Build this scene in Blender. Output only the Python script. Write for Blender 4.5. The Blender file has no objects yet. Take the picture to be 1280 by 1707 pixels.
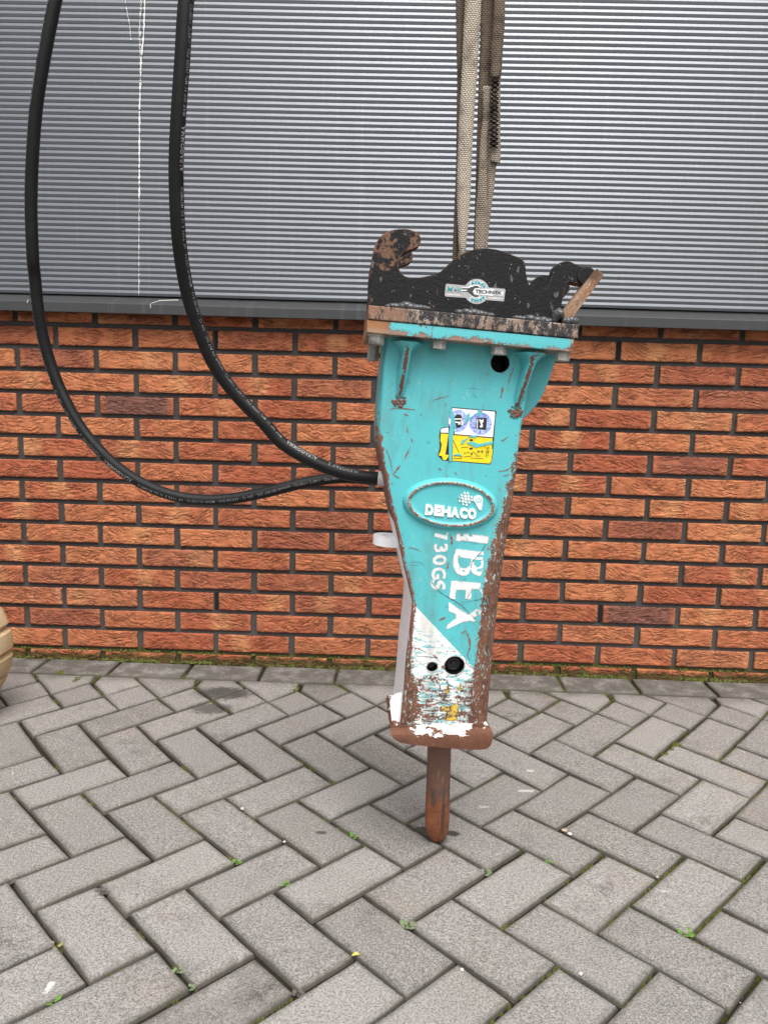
import bpy, bmesh, math, random
import numpy as np
from mathutils import Vector, Matrix
from mathutils.geometry import tessellate_polygon
from mathutils import noise as mn

SC = bpy.context.scene
COL = SC.collection
R = math.radians

# ------------------------------------------------------------------ camera
F, PITCH, YAW, ROLL = 1285.93, 0.140264, -0.0174098, 0.0281995
CAM = Vector((0.0, -2.17028, 0.77156))
cp, sp, cy_, sy_ = math.cos(PITCH), math.sin(PITCH), math.cos(YAW), math.sin(YAW)
FWD = Vector((sy_*cp, cy_*cp, -sp))
_r0 = Vector((cy_, -sy_, 0)); _u0 = _r0.cross(FWD)
RIGHT = _r0*math.cos(ROLL) + _u0*math.sin(ROLL)
UP = _u0*math.cos(ROLL) - _r0*math.sin(ROLL)
cam = bpy.data.cameras.new('camera'); camo = bpy.data.objects.new('camera', cam); COL.objects.link(camo)
cam.sensor_fit = 'VERTICAL'; cam.sensor_height = 36; cam.sensor_width = 27; cam.lens = F/1707*36
cam.clip_start = .05; cam.clip_end = 400
M = Matrix((RIGHT, UP, -FWD)).transposed().to_4x4(); M.translation = CAM
camo.matrix_world = M
SC.camera = camo

# ------------------------------------------------------------------ sky, sun, exposure
SUN_EL, SUN_AZ = R(62), R(165)      # azimuth clockwise from +Y: the sun stands behind the camera, to its right
w = bpy.data.worlds.new('World'); SC.world = w; w.use_nodes = True
nt = w.node_tree; nt.nodes.clear()
sky = nt.nodes.new('ShaderNodeTexSky'); sky.sky_type = 'NISHITA'; sky.sun_disc = False
sky.sun_elevation = SUN_EL; sky.sun_rotation = SUN_AZ
sky.air_density = 1.0; sky.dust_density = 6.0; sky.ozone_density = 1.0
hs = nt.nodes.new('ShaderNodeHueSaturation'); hs.inputs['Saturation'].default_value = .30
bg = nt.nodes.new('ShaderNodeBackground'); bg.inputs['Strength'].default_value = .14
wo = nt.nodes.new('ShaderNodeOutputWorld')
nt.links.new(sky.outputs[0], hs.inputs['Color']); nt.links.new(hs.outputs[0], bg.inputs[0]); nt.links.new(bg.outputs[0], wo.inputs[0])
sl = bpy.data.lights.new('sun', 'SUN'); sl.energy = 1.25; sl.angle = R(38); sl.color = (1, .96, .91)
so = bpy.data.objects.new('sun', sl); COL.objects.link(so)
sdir = Vector((math.sin(SUN_AZ)*math.cos(SUN_EL), math.cos(SUN_AZ)*math.cos(SUN_EL), math.sin(SUN_EL)))
so.rotation_euler = sdir.to_track_quat('Z', 'Y').to_euler(); so.location = sdir*20
SC.view_settings.view_transform = 'Standard'; SC.view_settings.look = 'None'
SC.view_settings.gamma = 1; SC.view_settings.use_curve_mapping = False
SC.view_settings.exposure = 0.74
SC.cycles.max_bounces = 6

# ------------------------------------------------------------------ geometry helpers
def ray(px, py):
    return FWD + RIGHT*((px-640)/F) - UP*((py-853.5)/F)
def on_y(px, py, y):
    d = ray(px, py); return CAM + d*((y-CAM.y)/d.y)
def on_z(px, py, z=0.):
    d = ray(px, py); return CAM + d*((z-CAM.z)/d.z)
def project(p):
    v = Vector(p)-CAM; z = v.dot(FWD)
    if z <= 0: return (-9999, -9999)
    return 640+F*v.dot(RIGHT)/z, 853.5-F*v.dot(UP)/z
def in_view(p, m=60):
    x, y = project(p); return -m < x < 1280+m and -m < y < 1707+m

def link(name, me, mats=None, parent=None, smooth=False, **props):
    o = bpy.data.objects.new(name, me); COL.objects.link(o)
    if mats is not None and len(me.materials) == 0:
        for m in (mats if isinstance(mats, (list, tuple)) else [mats]): me.materials.append(m)
    if parent is not None: o.parent = parent
    if smooth: me.polygons.foreach_set('use_smooth', [True]*len(me.polygons))
    for k, v in props.items(): o[k] = v
    return o
def empty(name, label, category, loc=(0, 0, 0), rot=(0, 0, 0), **props):
    o = bpy.data.objects.new(name, None); COL.objects.link(o); o.location = loc; o.rotation_euler = rot
    o.empty_display_size = .05; o['label'] = label; o['category'] = category
    for k, v in props.items(): o[k] = v
    return o
def from_bm(name, bm, mats, parent=None, smooth=False, **props):
    bmesh.ops.recalc_face_normals(bm, faces=bm.faces[:])
    me = bpy.data.meshes.new(name); bm.to_mesh(me); bm.free()
    return link(name, me, mats, parent, smooth, **props)
def from_data(name, v, f, mats, parent=None, smooth=False, mat_idx=None, **props):
    me = bpy.data.meshes.new(name); me.from_pydata([tuple(p) for p in v], [], f)
    o = link(name, me, mats, parent, smooth, **props)
    if mat_idx is not None: me.polygons.foreach_set('material_index', mat_idx)
    return o
def bevel(o, wd, seg=2, ang=35, smooth=True):
    m = o.modifiers.new('bevel', 'BEVEL'); m.width = wd; m.segments = seg; m.limit_method = 'ANGLE'; m.angle_limit = R(ang)
    m.harden_normals = False
    if smooth:
        me = o.data; me.polygons.foreach_set('use_smooth', [True]*len(me.polygons))
        ws = o.modifiers.new('wn', 'WEIGHTED_NORMAL'); ws.keep_sharp = False
    return o
def add_box(bm, x0, x1, y0, y1, z0, z1):
    v = [bm.verts.new(p) for p in ((x0,y0,z0),(x1,y0,z0),(x1,y1,z0),(x0,y1,z0),(x0,y0,z1),(x1,y0,z1),(x1,y1,z1),(x0,y1,z1))]
    for f in ((3,2,1,0),(4,5,6,7),(0,1,5,4),(1,2,6,5),(2,3,7,6),(3,0,4,7)): bm.faces.new([v[i] for i in f])
    return v
def smoothstep(a, b, t):
    t = min(1, max(0, (t-a)/(b-a))); return t*t*(3-2*t)
def catmull(pts, n):
    """resample a polyline of equal-length tuples through a Catmull-Rom spline, n points"""
    P = np.array(pts, float); P = np.vstack([2*P[0]-P[1], P, 2*P[-1]-P[-2]])
    segs = len(P)-3; out = []
    for t in np.linspace(0, segs-1e-6, n):
        i = int(t); u = t-i; a, b, c, d = P[i:i+4]
        out.append(.5*((2*b)+(-a+c)*u+(2*a-5*b+4*c-d)*u*u+(-a+3*b-3*c+d)*u**3))
    return np.array(out)
def prism(name, outer, holes, fn0, fn1, mats, parent=None, **props):
    """polygon (with holes) given in 2D; fn0/fn1 map a 2D point to its front / back 3D position"""
    loops = [list(outer)]+[list(h) for h in holes]
    flat = [p for l in loops for p in l]
    tris = tessellate_polygon([[Vector((p[0], p[1], 0)) for p in l] for l in loops])
    n = len(flat)
    v = [fn0(*p) for p in flat]+[fn1(*p) for p in flat]
    f = []
    for a, b, c in tris: f.append((a, b, c)); f.append((c+n, b+n, a+n))
    k = 0
    for l in loops:
        m = len(l)
        for i in range(m):
            a, b = k+i, k+(i+1) % m; f.append((a, b, b+n, a+n))
        k += m
    bm = bmesh.new(); bv = [bm.verts.new(p) for p in v]
    for q in f:
        try: bm.faces.new([bv[i] for i in q])
        except ValueError: pass
    bmesh.ops.dissolve_limit(bm, angle_limit=.01, verts=bm.verts[:], edges=bm.edges[:])
    return from_bm(name, bm, mats, parent, **props)
def ellipse(cx, cy, a, b, rot=0, n=40):
    c, s = math.cos(rot), math.sin(rot)
    return [(cx+a*math.cos(t)*c-b*math.sin(t)*s, cy+a*math.cos(t)*s+b*math.sin(t)*c) for t in np.linspace(0, 2*math.pi, n, endpoint=False)]
def text_mesh(s, bold=0., shear=0., spacing=1.):
    """flat triangulated text, scaled so its bounding box is the unit square; returns verts, faces, aspect"""
    cu = bpy.data.curves.new('lettering', 'FONT'); cu.body = s; cu.offset = bold; cu.shear = shear; cu.space_character = spacing
    cu.resolution_u = 3
    o = bpy.data.objects.new('lettering', cu); COL.objects.link(o)
    dg = bpy.context.evaluated_depsgraph_get(); dg.update()
    me = bpy.data.meshes.new_from_object(o.evaluated_get(dg))
    v = np.array([tuple(x.co) for x in me.vertices]); f = [tuple(p.vertices) for p in me.polygons]
    bpy.data.objects.remove(o); bpy.data.curves.remove(cu); bpy.data.meshes.remove(me)
    lo, hi = v.min(0), v.max(0); sz = hi-lo; sz[sz == 0] = 1
    return (v-lo)[:, :2]/sz[:2], f, sz[0]/sz[1]
def raised(name, v2, faces, fn_front, fn_back, mats, parent=None, **props):
    """flat faces in 2D lifted off a surface: front at fn_front, skirt down to fn_back"""
    bm = bmesh.new(); n = len(v2)
    a = [bm.verts.new(fn_front(*p)) for p in v2]
    for f in faces:
        try: bm.faces.new([a[i] for i in f])
        except ValueError: pass
    bmesh.ops.remove_doubles(bm, verts=bm.verts[:], dist=1e-6)
    edges = [e for e in bm.edges if len(e.link_faces) == 1]
    idx = {}
    for i, vv in enumerate(a):
        if vv.is_valid: idx[vv] = i
    back = {}
    for e in edges:
        q = []
        for vv in e.verts:
            if vv not in back: back[vv] = bm.verts.new(fn_back(*v2[idx[vv]])) if vv in idx else None
            q.append(back[vv])
        if None in q: continue
        try: bm.faces.new((e.verts[0], e.verts[1], q[1], q[0]))
        except ValueError: pass
    return from_bm(name, bm, mats, parent, **props)

# ------------------------------------------------------------------ node helpers
class S:
    """a node socket with arithmetic"""
    def __init__(s, nb, sock): s.nb, s.s = nb, sock
    def _m(s, op, o=None, o2=None, clamp=False):
        n = s.nb.t.nodes.new('ShaderNodeMath'); n.operation = op; n.use_clamp = clamp
        s.nb.put(n.inputs[0], s)
        if o is not None: s.nb.put(n.inputs[1], o)
        if o2 is not None: s.nb.put(n.inputs[2], o2)
        return S(s.nb, n.outputs[0])
    def __add__(s, o): return s._m('ADD', o)
    __radd__ = __add__
    def __sub__(s, o): return s._m('SUBTRACT', o)
    def __rsub__(s, o): return (s*-1)+o
    def __mul__(s, o): return s._m('MULTIPLY', o)
    __rmul__ = __mul__
    def __truediv__(s, o): return s._m('DIVIDE', o)
    def max(s, o): return s._m('MAXIMUM', o)
    def min(s, o): return s._m('MINIMUM', o)
    def abs(s): return s._m('ABSOLUTE')
    def pow(s, o): return s._m('POWER', o)
    def frac(s): return s._m('FRACT')
    def sin(s): return s._m('SINE')
    def clamp(s): return s._m('ADD', 0., clamp=True)
    def sm(s, a, b, lo=0., hi=1.):
        n = s.nb.t.nodes.new('ShaderNodeMapRange'); n.interpolation_type = 'SMOOTHSTEP'
        s.nb.put(n.inputs[0], s); s.nb.put(n.inputs[1], a); s.nb.put(n.inputs[2], b); s.nb.put(n.inputs[3], lo); s.nb.put(n.inputs[4], hi)
        return S(s.nb, n.outputs[0])
class NB:
    def __init__(s, name):
        s.m = bpy.data.materials.new(name); s.m.use_nodes = True; s.t = s.m.node_tree; s.t.nodes.clear()
        s.b = s.t.nodes.new('ShaderNodeBsdfPrincipled'); s.o = s.t.nodes.new('ShaderNodeOutputMaterial')
        s.t.links.new(s.b.outputs[0], s.o.inputs[0])
    def put(s, i, v):
        if isinstance(v, S): s.t.links.new(v.s, i)
        elif isinstance(v, (tuple, list)) and i.type == 'RGBA' and len(v) == 3: i.default_value = (*v, 1)
        else: i.default_value = v
    def set(s, **k):
        for a, v in k.items(): s.put(s.b.inputs[a.replace('_', ' ')], v)
        return s
    def obj(s): return S(s, s.t.nodes.new('ShaderNodeTexCoord').outputs['Object'])
    def world(s): return S(s, s.t.nodes.new('ShaderNodeNewGeometry').outputs['Position'])
    def uv(s): return S(s, s.t.nodes.new('ShaderNodeTexCoord').outputs['UV'])
    def xyz(s, v):
        n = s.t.nodes.new('ShaderNodeSeparateXYZ'); s.put(n.inputs[0], v); return [S(s, x) for x in n.outputs]
    def vec(s, x, y, z):
        n = s.t.nodes.new('ShaderNodeCombineXYZ')
        for i, v in zip(n.inputs, (x, y, z)): s.put(i, v)
        return S(s, n.outputs[0])
    def vop(s, op, a, b=None, scale=None):
        n = s.t.nodes.new('ShaderNodeVectorMath'); n.operation = op; s.put(n.inputs[0], a)
        if b is not None: s.put(n.inputs[1], b)
        if scale is not None: s.put(n.inputs['Scale'], scale)
        return S(s, n.outputs[0 if op != 'DOT_PRODUCT' else 1])
    def scale(s, v, sc): return s.vop('MULTIPLY', v, sc)
    def noise(s, v, sc, det=3, rough=.5, dist=0., col=False):
        n = s.t.nodes.new('ShaderNodeTexNoise'); s.put(n.inputs['Vector'], v); s.put(n.inputs['Scale'], sc)
        n.inputs['Detail'].default_value = det; n.inputs['Roughness'].default_value = rough; n.inputs['Distortion'].default_value = dist
        return S(s, n.outputs['Color' if col else 'Fac'])
    def vor(s, v, sc, out='Distance', feat='F1', rnd=1.):
        n = s.t.nodes.new('ShaderNodeTexVoronoi'); n.feature = feat; s.put(n.inputs['Vector'], v); s.put(n.inputs['Scale'], sc)
        n.inputs['Randomness'].default_value = rnd
        return S(s, n.outputs[out])
    def mix(s, f, a, b, mode='MIX'):
        n = s.t.nodes.new('ShaderNodeMix'); n.data_type = 'RGBA'; n.blend_type = mode; n.clamp_factor = True
        s.put(n.inputs[0], f); s.put(n.inputs[6], a); s.put(n.inputs[7], b); return S(s, n.outputs[2])
    def ramp(s, f, stops):
        n = s.t.nodes.new('ShaderNodeValToRGB'); s.put(n.inputs[0], f); e = n.color_ramp.elements
        while len(e) < len(stops): e.new(.5)
        for q, (p, c) in zip(e, stops): q.position = p; q.color = (*c, 1)
        return S(s, n.outputs[0])
    def bump(s, h, strength=.5, dist=.002, normal=None):
        n = s.t.nodes.new('ShaderNodeBump'); s.put(n.inputs['Height'], h); n.inputs['Strength'].default_value = strength; n.inputs['Distance'].default_value = dist
        if normal is not None: s.put(n.inputs['Normal'], normal)
        return S(s, n.outputs[0])
    def edge(s, rad=.004, a=.02, b=.12):
        """0..1 close to a convex or concave edge"""
        bv = s.t.nodes.new('ShaderNodeBevel'); bv.samples = 4; bv.inputs['Radius'].default_value = rad
        g = s.t.nodes.new('ShaderNodeNewGeometry')
        d = s.vop('DOT_PRODUCT', S(s, bv.outputs[0]), S(s, g.outputs['Normal']))
        return (1-d).sm(a, b)
    def attr(s, name, typ='GEOMETRY', out='Fac'):
        n = s.t.nodes.new('ShaderNodeAttribute'); n.attribute_name = name; n.attribute_type = typ; return S(s, n.outputs[out])
    def objcol(s):
        n = s.t.nodes.new('ShaderNodeObjectInfo'); c = s.t.nodes.new('ShaderNodeSeparateColor'); s.t.links.new(n.outputs['Color'], c.inputs[0])
        return [S(s, x) for x in c.outputs]+[S(s, n.outputs['Alpha'])]
    def done(s): return s.m
def plain(name, col, rough=.5, metal=0., bump=None):
    nb = NB(name); P = nb.obj(); n = nb.noise(P, 120, 4)
    nb.set(Base_Color=nb.mix(n, tuple(c*.82 for c in col), tuple(min(1, c*1.15) for c in col)), Roughness=rough, Metallic=metal)
    if bump: nb.set(Normal=nb.bump(n, bump, .001))
    return nb.done()

# ================================================================== MATERIALS OF THE SETTING
def mat_brick():
    nb = NB('hand_moulded_brick'); P = nb.obj(); hue, band, dark, seed = nb.objcol()
    x, y, z = nb.xyz(P)
    # each brick reads another piece of the noise
    Q = nb.vec(x+seed*37.0, y, z+seed*91.0)
    sx = (seed*173.3).sin()                        # -1..1, which way the folds sag
    zc = z + (x*x)*(sx*3.2) + x*((seed*71.7).sin()*.22)
    xq = x+seed*37.0
    wob = nb.noise(nb.vec(xq*14, y*10, zc*30+seed*50), 1., 2, .5)
    fold = nb.noise(nb.vec(xq*16, y*12, zc*105+seed*50+wob*2.6), 1., 3, .55)
    fold2 = nb.noise(nb.vec(xq*34, y*30, zc*210+seed*20+wob*4), 1., 2, .5)
    crease = (fold-.5).abs().sm(0., .055)           # narrow valleys
    crease2 = (fold2-.47).abs().sm(0., .05)
    amp = nb.noise(nb.vec(xq*20, y, z*34+seed*11), 1., 3).sm(.38, .58)
    grain = nb.noise(Q, 900, 2, .6)
    mid = nb.noise(Q, 38, 4, .6)
    red = nb.mix(mid, (.225, .050, .027), (.385, .094, .045))
    org = nb.mix(mid, (.39, .120, .049), (.50, .190, .086))
    patch = nb.noise(Q, 21, 3, .6)
    col = nb.mix((hue+(patch-.5)*2.1).clamp(), red, org)
    # kiln banding: paler stripe where bricks were stacked, ends paler
    bx = (x + (band-.5)*.16)
    stripe = (1-bx.abs().sm(.012, .042))*band.sm(.25, .4)
    ends = x.abs().sm(.082, .104)*nb.noise(Q, 30, 2).sm(.35, .6)
    col = nb.mix((stripe*.62+ends*.42).clamp()*mid.sm(.2, .6), col, (.52, .25, .11))
    dk = dark*(1-x.abs().sm(.083, .095)*.75)
    col = nb.mix(dk, col, nb.mix(mid, (.075, .035, .034), (.15, .065, .06)))
    smoke = nb.noise(Q, 17, 3, .6).sm(.60, .76)
    col = nb.mix(smoke*.60, col, (.13, .055, .036))
    col = nb.mix(grain.sm(.35, .75)*.30, col, (.58, .28, .14))
    W = nb.world(); wx, wy, wz = nb.xyz(W)
    # moss, algae and splash dirt on the foot of the wall
    n = nb.noise(W, 34, 5, .65)
    mo = ((.032-wz)*26+n*1.5-.52).sm(.35, .75)
    col = nb.mix(mo*.9, col, nb.mix(nb.noise(W, 160, 3), (.022, .024, .008), (.085, .075, .02)))
    eff = nb.noise(nb.vec(wx*30, wy, wz*6), 1., 4).sm(.60, .72)*(wx+.985).abs().sm(.085, .02)*wz.sm(.30, .16)
    col = nb.mix(eff*.5, col, (.6, .5, .45))
    wob2 = nb.noise(nb.vec(xq*30, y*10, zc*44+seed*70), 1., 3, .6)
    ph = zc*88+wob2*3.4+fold*1.5; fr = ph.frac(); saw = fr.min((1-fr)*5)*-1
    h = saw*amp*1.15+crease*amp*.45+crease2*.10*amp+mid*.5+grain*.14
    return nb.set(Base_Color=col, Roughness=.88, Specular_IOR_Level=.25, Normal=nb.bump(h, 1., .0060)).done()
def mat_mortar():
    nb = NB('dark_mortar'); W = nb.world(); wx, wy, wz = nb.xyz(W)
    n = nb.noise(W, 14, 4, .6); g = nb.noise(W, 520, 3, .7)
    col = nb.mix(n, (.034, .032, .031), (.058, .055, .053))
    col = nb.mix(wz.sm(.30, .06)*.55, col, (.088, .084, .078))
    col = nb.mix(g.sm(.55, .75)*.5, col, (.17, .155, .14))
    mo = ((.046-wz)*22+nb.noise(W, 40, 5, .65)*1.7-.55).sm(.3, .7)
    col = nb.mix(mo, col, nb.mix(nb.noise(W, 150, 3), (.02, .022, .006), (.10, .095, .025)))
    return nb.set(Base_Color=col, Roughness=.95, Normal=nb.bump(g+n, .8, .002)).done()
def mat_paver():
    nb = NB('concrete_paver'); W = nb.world(); wx, wy, wz = nb.xyz(W); tone, warm, st, seed = nb.objcol()
    Q = nb.vec(wx+seed*13, wy+seed*29, wz)
    big = nb.noise(W, 3.2, 3, .55); mid = nb.noise(Q, 22, 4, .6); fine = nb.noise(W, 430, 3, .7); sp = nb.vor(W, 620)
    col = nb.mix(mid, (.162, .157, .147), (.240, .234, .222))
    col = nb.mix(tone, nb.mix(.5, col, (.150, .142, .130)), nb.mix(.5, col, (.335, .322, .302)))
    col = nb.mix(big.sm(.5, .75)*.35, col, (.15, .135, .115))
    # rusty blush, grey traffic stain
    col = nb.mix(nb.noise(Q, 9, 3, .6).sm(.56, .76)*warm*.6, col, (.30, .19, .115))
    col = nb.mix(nb.noise(nb.vec(wx*1.+seed*3, wy*1.-seed*7, 0.), 11, 4, .62).sm(.52, .74)*(st*.80+.22), col, (.058, .053, .046))
    # exposed aggregate
    col = nb.mix(fine.sm(.42, .64)*.42, col, (.46, .44, .41))
    col = nb.mix((1-fine).sm(.47, .66)*.62, col, (.062, .057, .050))
    agg = nb.noise(W, 210, 2, .6); col = nb.mix(agg.sm(.54, .66)*.38, col, (.075, .069, .06)); col = nb.mix((1-agg).sm(.56, .66)*.30, col, (.47, .45, .42))
    tiny = nb.noise(W, 170, 2, .5)
    col = nb.mix(sp.sm(.22, .10)*tiny.sm(.55, .62), col, (.66, .64, .60))
    pale = nb.vor(W, 95); col = nb.mix(pale.sm(.085, .05)*nb.noise(W, 41, 1).sm(.52, .6), col, (.62, .59, .54))
    scr = nb.noise(nb.vec(wx*60+wy*25, wy*7-wx*4, 0.), 1., 3).sm(.69, .74)*nb.noise(W, 7, 2).sm(.52, .6)
    col = nb.mix(scr*.6, col, (.5, .48, .45))
    # algae on the course along the wall
    alg = (wy+.20+nb.noise(W, 6, 3)*.10).sm(.06, .14)*nb.noise(W, 19, 5, .65).sm(.25, .6)
    col = nb.mix(alg*.78, col, nb.mix(fine, (.045, .040, .032), (.085, .076, .060)))
    # a dark smear on the cut stones and damp oily blots that also paint in the chisel's contact shadow
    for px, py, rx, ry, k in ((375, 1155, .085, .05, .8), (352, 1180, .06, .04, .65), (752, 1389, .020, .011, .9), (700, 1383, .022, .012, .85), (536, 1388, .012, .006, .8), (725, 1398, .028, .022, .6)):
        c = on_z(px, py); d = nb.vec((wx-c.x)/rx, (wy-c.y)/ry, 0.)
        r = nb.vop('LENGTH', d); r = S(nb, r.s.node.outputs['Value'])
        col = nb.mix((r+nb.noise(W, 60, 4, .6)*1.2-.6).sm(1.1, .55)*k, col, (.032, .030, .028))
    for px, py, rx, ry, k in ((83, 1646, .006, .013, .75), (876, 1318, .022, .006, .6), (806, 1345, .016, .005, .4), (884, 1285, .010, .008, .5), (1108, 1486, .012, .004, .35), (400, 1600, .004, .012, .4), (585, 1418, .014, .006, .35)):
        c = on_z(px, py); d = nb.vec((wx-c.x)/rx, (wy-c.y)/ry, 0.); r = nb.vop('LENGTH', d); r = S(nb, r.s.node.outputs['Value'])
        col = nb.mix((r+nb.noise(W, 130, 4, .7)*2.2-1.1).sm(1.0, .5)*k, col, (.62, .61, .58))
    rim = (nb.attr('inner')+(nb.noise(W, 40, 4, .65)-.5)*2.0).sm(.70, .0); col = nb.mix(rim*.34, col, nb.mix(fine, (.060, .054, .044), (.125, .115, .098)))
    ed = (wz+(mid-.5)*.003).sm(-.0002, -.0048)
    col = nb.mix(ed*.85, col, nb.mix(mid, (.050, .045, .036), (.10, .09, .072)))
    h = fine*.7+nb.noise(W, 1300, 2)*.4+mid*.5
    return nb.set(Base_Color=col, Roughness=.92, Specular_IOR_Level=.2, Normal=nb.bump(h, .85, .0014)).done()
def mat_joint():
    nb = NB('joint_soil'); W = nb.world(); n = nb.noise(W, 45, 5, .7); g = nb.noise(W, 380, 4, .7); big = nb.noise(W, 2.6, 2)
    col = nb.mix(g, (.020, .017, .012), (.060, .050, .038))
    wx, wy, wz = nb.xyz(W)
    k = (n*.75+big*.5+wx.sm(-.5, 1.0)*.16-.70).sm(0., .16)
    col = nb.mix(k, col, nb.mix(g, (.020, .024, .006), (.095, .105, .018)))
    return nb.set(Base_Color=col, Roughness=1., Specular_IOR_Level=.1, Normal=nb.bump(g+n, 1., .006)).done()
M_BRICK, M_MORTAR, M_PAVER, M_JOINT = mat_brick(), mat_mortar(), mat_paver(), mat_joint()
def mat_leaf(name, a, b, rough=.6):
    nb = NB(name); P = nb.world(); n = nb.noise(P, 260, 3, .6); big = nb.noise(P, 40, 2)
    return nb.set(Base_Color=nb.mix((n*.6+big*.5).clamp(), a, b), Roughness=rough, Subsurface_Weight=0.).done()
M_MOSS = mat_leaf('moss', (.030, .036, .008), (.135, .145, .020), .95)
M_WEED = mat_leaf('weed_leaf', (.05, .125, .020), (.15, .27, .05))
M_WEEDG = mat_leaf('grey_green_weed_leaf', (.075, .115, .055), (.20, .25, .13))
M_WEEDP = mat_leaf('purplish_weed_leaf', (.055, .048, .045), (.13, .11, .095))
M_YEL = mat_leaf('yellow_leaf', (.42, .38, .06), (.6, .52, .11)); M_OLIVE = mat_leaf('olive_leaf', (.16, .15, .05), (.30, .28, .10))
M_STONE = plain('pale_stone', (.55, .53, .48), .9)

# ================================================================== BRICK WALL
BX, BZ, BL, BH = .222, .062, .206, .0487
X0, ZT = -1.0655, .9558
random.seed(5)
def brick_mesh(i, L=BL):
    rs = np.random.RandomState(i); nx, nz = 54, 18; bm = bmesh.new(); g = []
    off = Vector((i*7.3, i*3.1, i*1.7)); sag = rs.uniform(-1, 1)
    for b in range(nz):
        row = []
        for a in range(nx):
            u, v = a/(nx-1)*2-1, b/(nz-1)*2-1
            x, z = u*L/2, v*BH/2
            e = max(abs(u)**10, abs(v)**5)
            zc = z+sag*2.5*x*x
            y = (mn.noise(Vector((x*40, 0, zc*150))+off)*.0014+mn.noise(Vector((x*15, 9, z*40))+off)*.0012)*(1-e*.4)
            am = max(0, min(1, .55+mn.noise(Vector((x*24, 21, z*34))+off)*1.5))
            ph = zc*(66+10*sag)+mn.noise(Vector((x*26, 31, zc*42))+off)*1.9+mn.noise(Vector((x*75, 41, zc*90))+off)*.4
            fr = ph-math.floor(ph); y += am*.0046*(fr if fr < .8 else (1-fr)*4)*(1-e)
            y += .0016*abs(u)**14+.0016*abs(v)**9
            if b == 0: z += mn.noise(Vector((x*95, 3, 0))+off)*.0013-.0004
            if b == nz-1: z += mn.noise(Vector((x*60, 5, 0))+off)*.0010
            if a in (0, nx-1): x += mn.noise(Vector((z*120, 7, a))+off)*.0010
            row.append(bm.verts.new((x, y, z)))
        g.append(row)
    for b in range(nz-1):
        for a in range(nx-1): bm.faces.new((g[b][a], g[b][a+1], g[b+1][a+1], g[b+1][a]))
    per = g[0]+[r[-1] for r in g[1:]]+g[-1][-2::-1]+[r[0] for r in g[-2:0:-1]]
    bk = [bm.verts.new((v.co.x, .05, v.co.z)) for v in per]
    for k in range(len(per)):
        j = (k+1) % len(per); bm.faces.new((per[k], bk[k], bk[j], per[j]))
    bmesh.ops.recalc_face_normals(bm, faces=bm.faces[:])
    me = bpy.data.meshes.new('brick'); bm.to_mesh(me); bm.free(); me.materials.append(M_BRICK)
    me.polygons.foreach_set('use_smooth', [len(p.vertices) == 4 and p.normal.y < -.5 for p in me.polygons])
    return me
BM = [brick_mesh(i) for i in range(22)]
bmw = bmesh.new(); add_box(bmw, -5, 5, .0085, .12, -.05, 1.042)
wall = from_bm('brick_wall', bmw, M_MORTAR)
wall['label'] = 'red and orange brick wall with dark joints standing behind the demolition hammer'; wall['category'] = 'wall'
SPECIAL = {}                 # (course, brick) -> colour, read off the photograph
def brick_pos(c, k): return X0+(k+(.5 if c % 2 == 0 else 0))*BX, ZT-c*BZ
def nearest_brick(px, py):
    p = on_y(px, py, 0); c = int(math.floor((ZT-p.z)/BZ)); k = int(math.floor((p.x-X0)/BX-(.5 if c % 2 == 0 else 0)))
    return c, k
for px, py, colr in ((228, 672, (.0, .0, .93)), (1066, 1024, (.0, .0, .85)), (165, 709, (1.15, .0, .0)), (228, 598, (.95, .75, .0)), (120, 590, (.25, .0, .38)),
                     (1215, 675, (.25, .0, .35)), (1145, 775, (.1, .0, .4)), (1085, 886, (.15, .0, .42)), (105, 1045, (.2, .0, .35)), (1010, 990, (.85, .3, .0)),
                     (1075, 600, (.9, .55, .0)), (1000, 1000, (.85, .3, .0)), (1025, 950, (.8, .0, .0)), (560, 865, (.15, .0, .35)), (1190, 735, (.95, .2, .0)),
                     (545, 1012, (.2, .6, .2)), (390, 830, (.15, .0, .4)), (960, 870, (.6, .3, .05)), (300, 865, (.7, .45, .1)), (320, 872, (.6, .5, .05))):
    SPECIAL[nearest_brick(px, py)] = colr
nb_b = 0
for c in range(-1, 16):
    for k in range(-5, 14):
        x, z = brick_pos(c, k)
        if abs(x+BL/2) > 1.88 or nb_b >= 300: continue
        o = bpy.data.objects.new('brick', random.choice(BM)); COL.objects.link(o); o.parent = wall
        o.location = (x+BL/2+random.uniform(-.0012, .0012), random.uniform(-.0012, .0012), z-BH/2+random.uniform(-.0008, .0008))
        o.rotation_euler = (0, random.gauss(0, .0028), 0)
        if random.random() < .5: o.scale = (-1, 1, 1)
        hue, band, dark = max(0, min(1, random.gauss(.40, .38))), (random.random() if random.random() < .5 else 0), (random.uniform(.1, .35) if random.random() < .22 else 0)
        s = SPECIAL.get((c, k))
        if s: hue, band, dark = s
        o.color = (hue, band, dark, random.random()); nb_b += 1
bm = bmesh.new()
for c in range(-1, 16):
    for k in range(-20, 28):
        x, z = brick_pos(c, k)
        if 1.88 < abs(x+BL/2) < 4.6: add_box(bm, x, x+BL, random.uniform(-.001, .001), .05, z-BH, z)
o = from_bm('outer_bricks', bm, M_BRICK, wall, kind='stuff'); o.color = (.4, 0, .05, .37)
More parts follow.
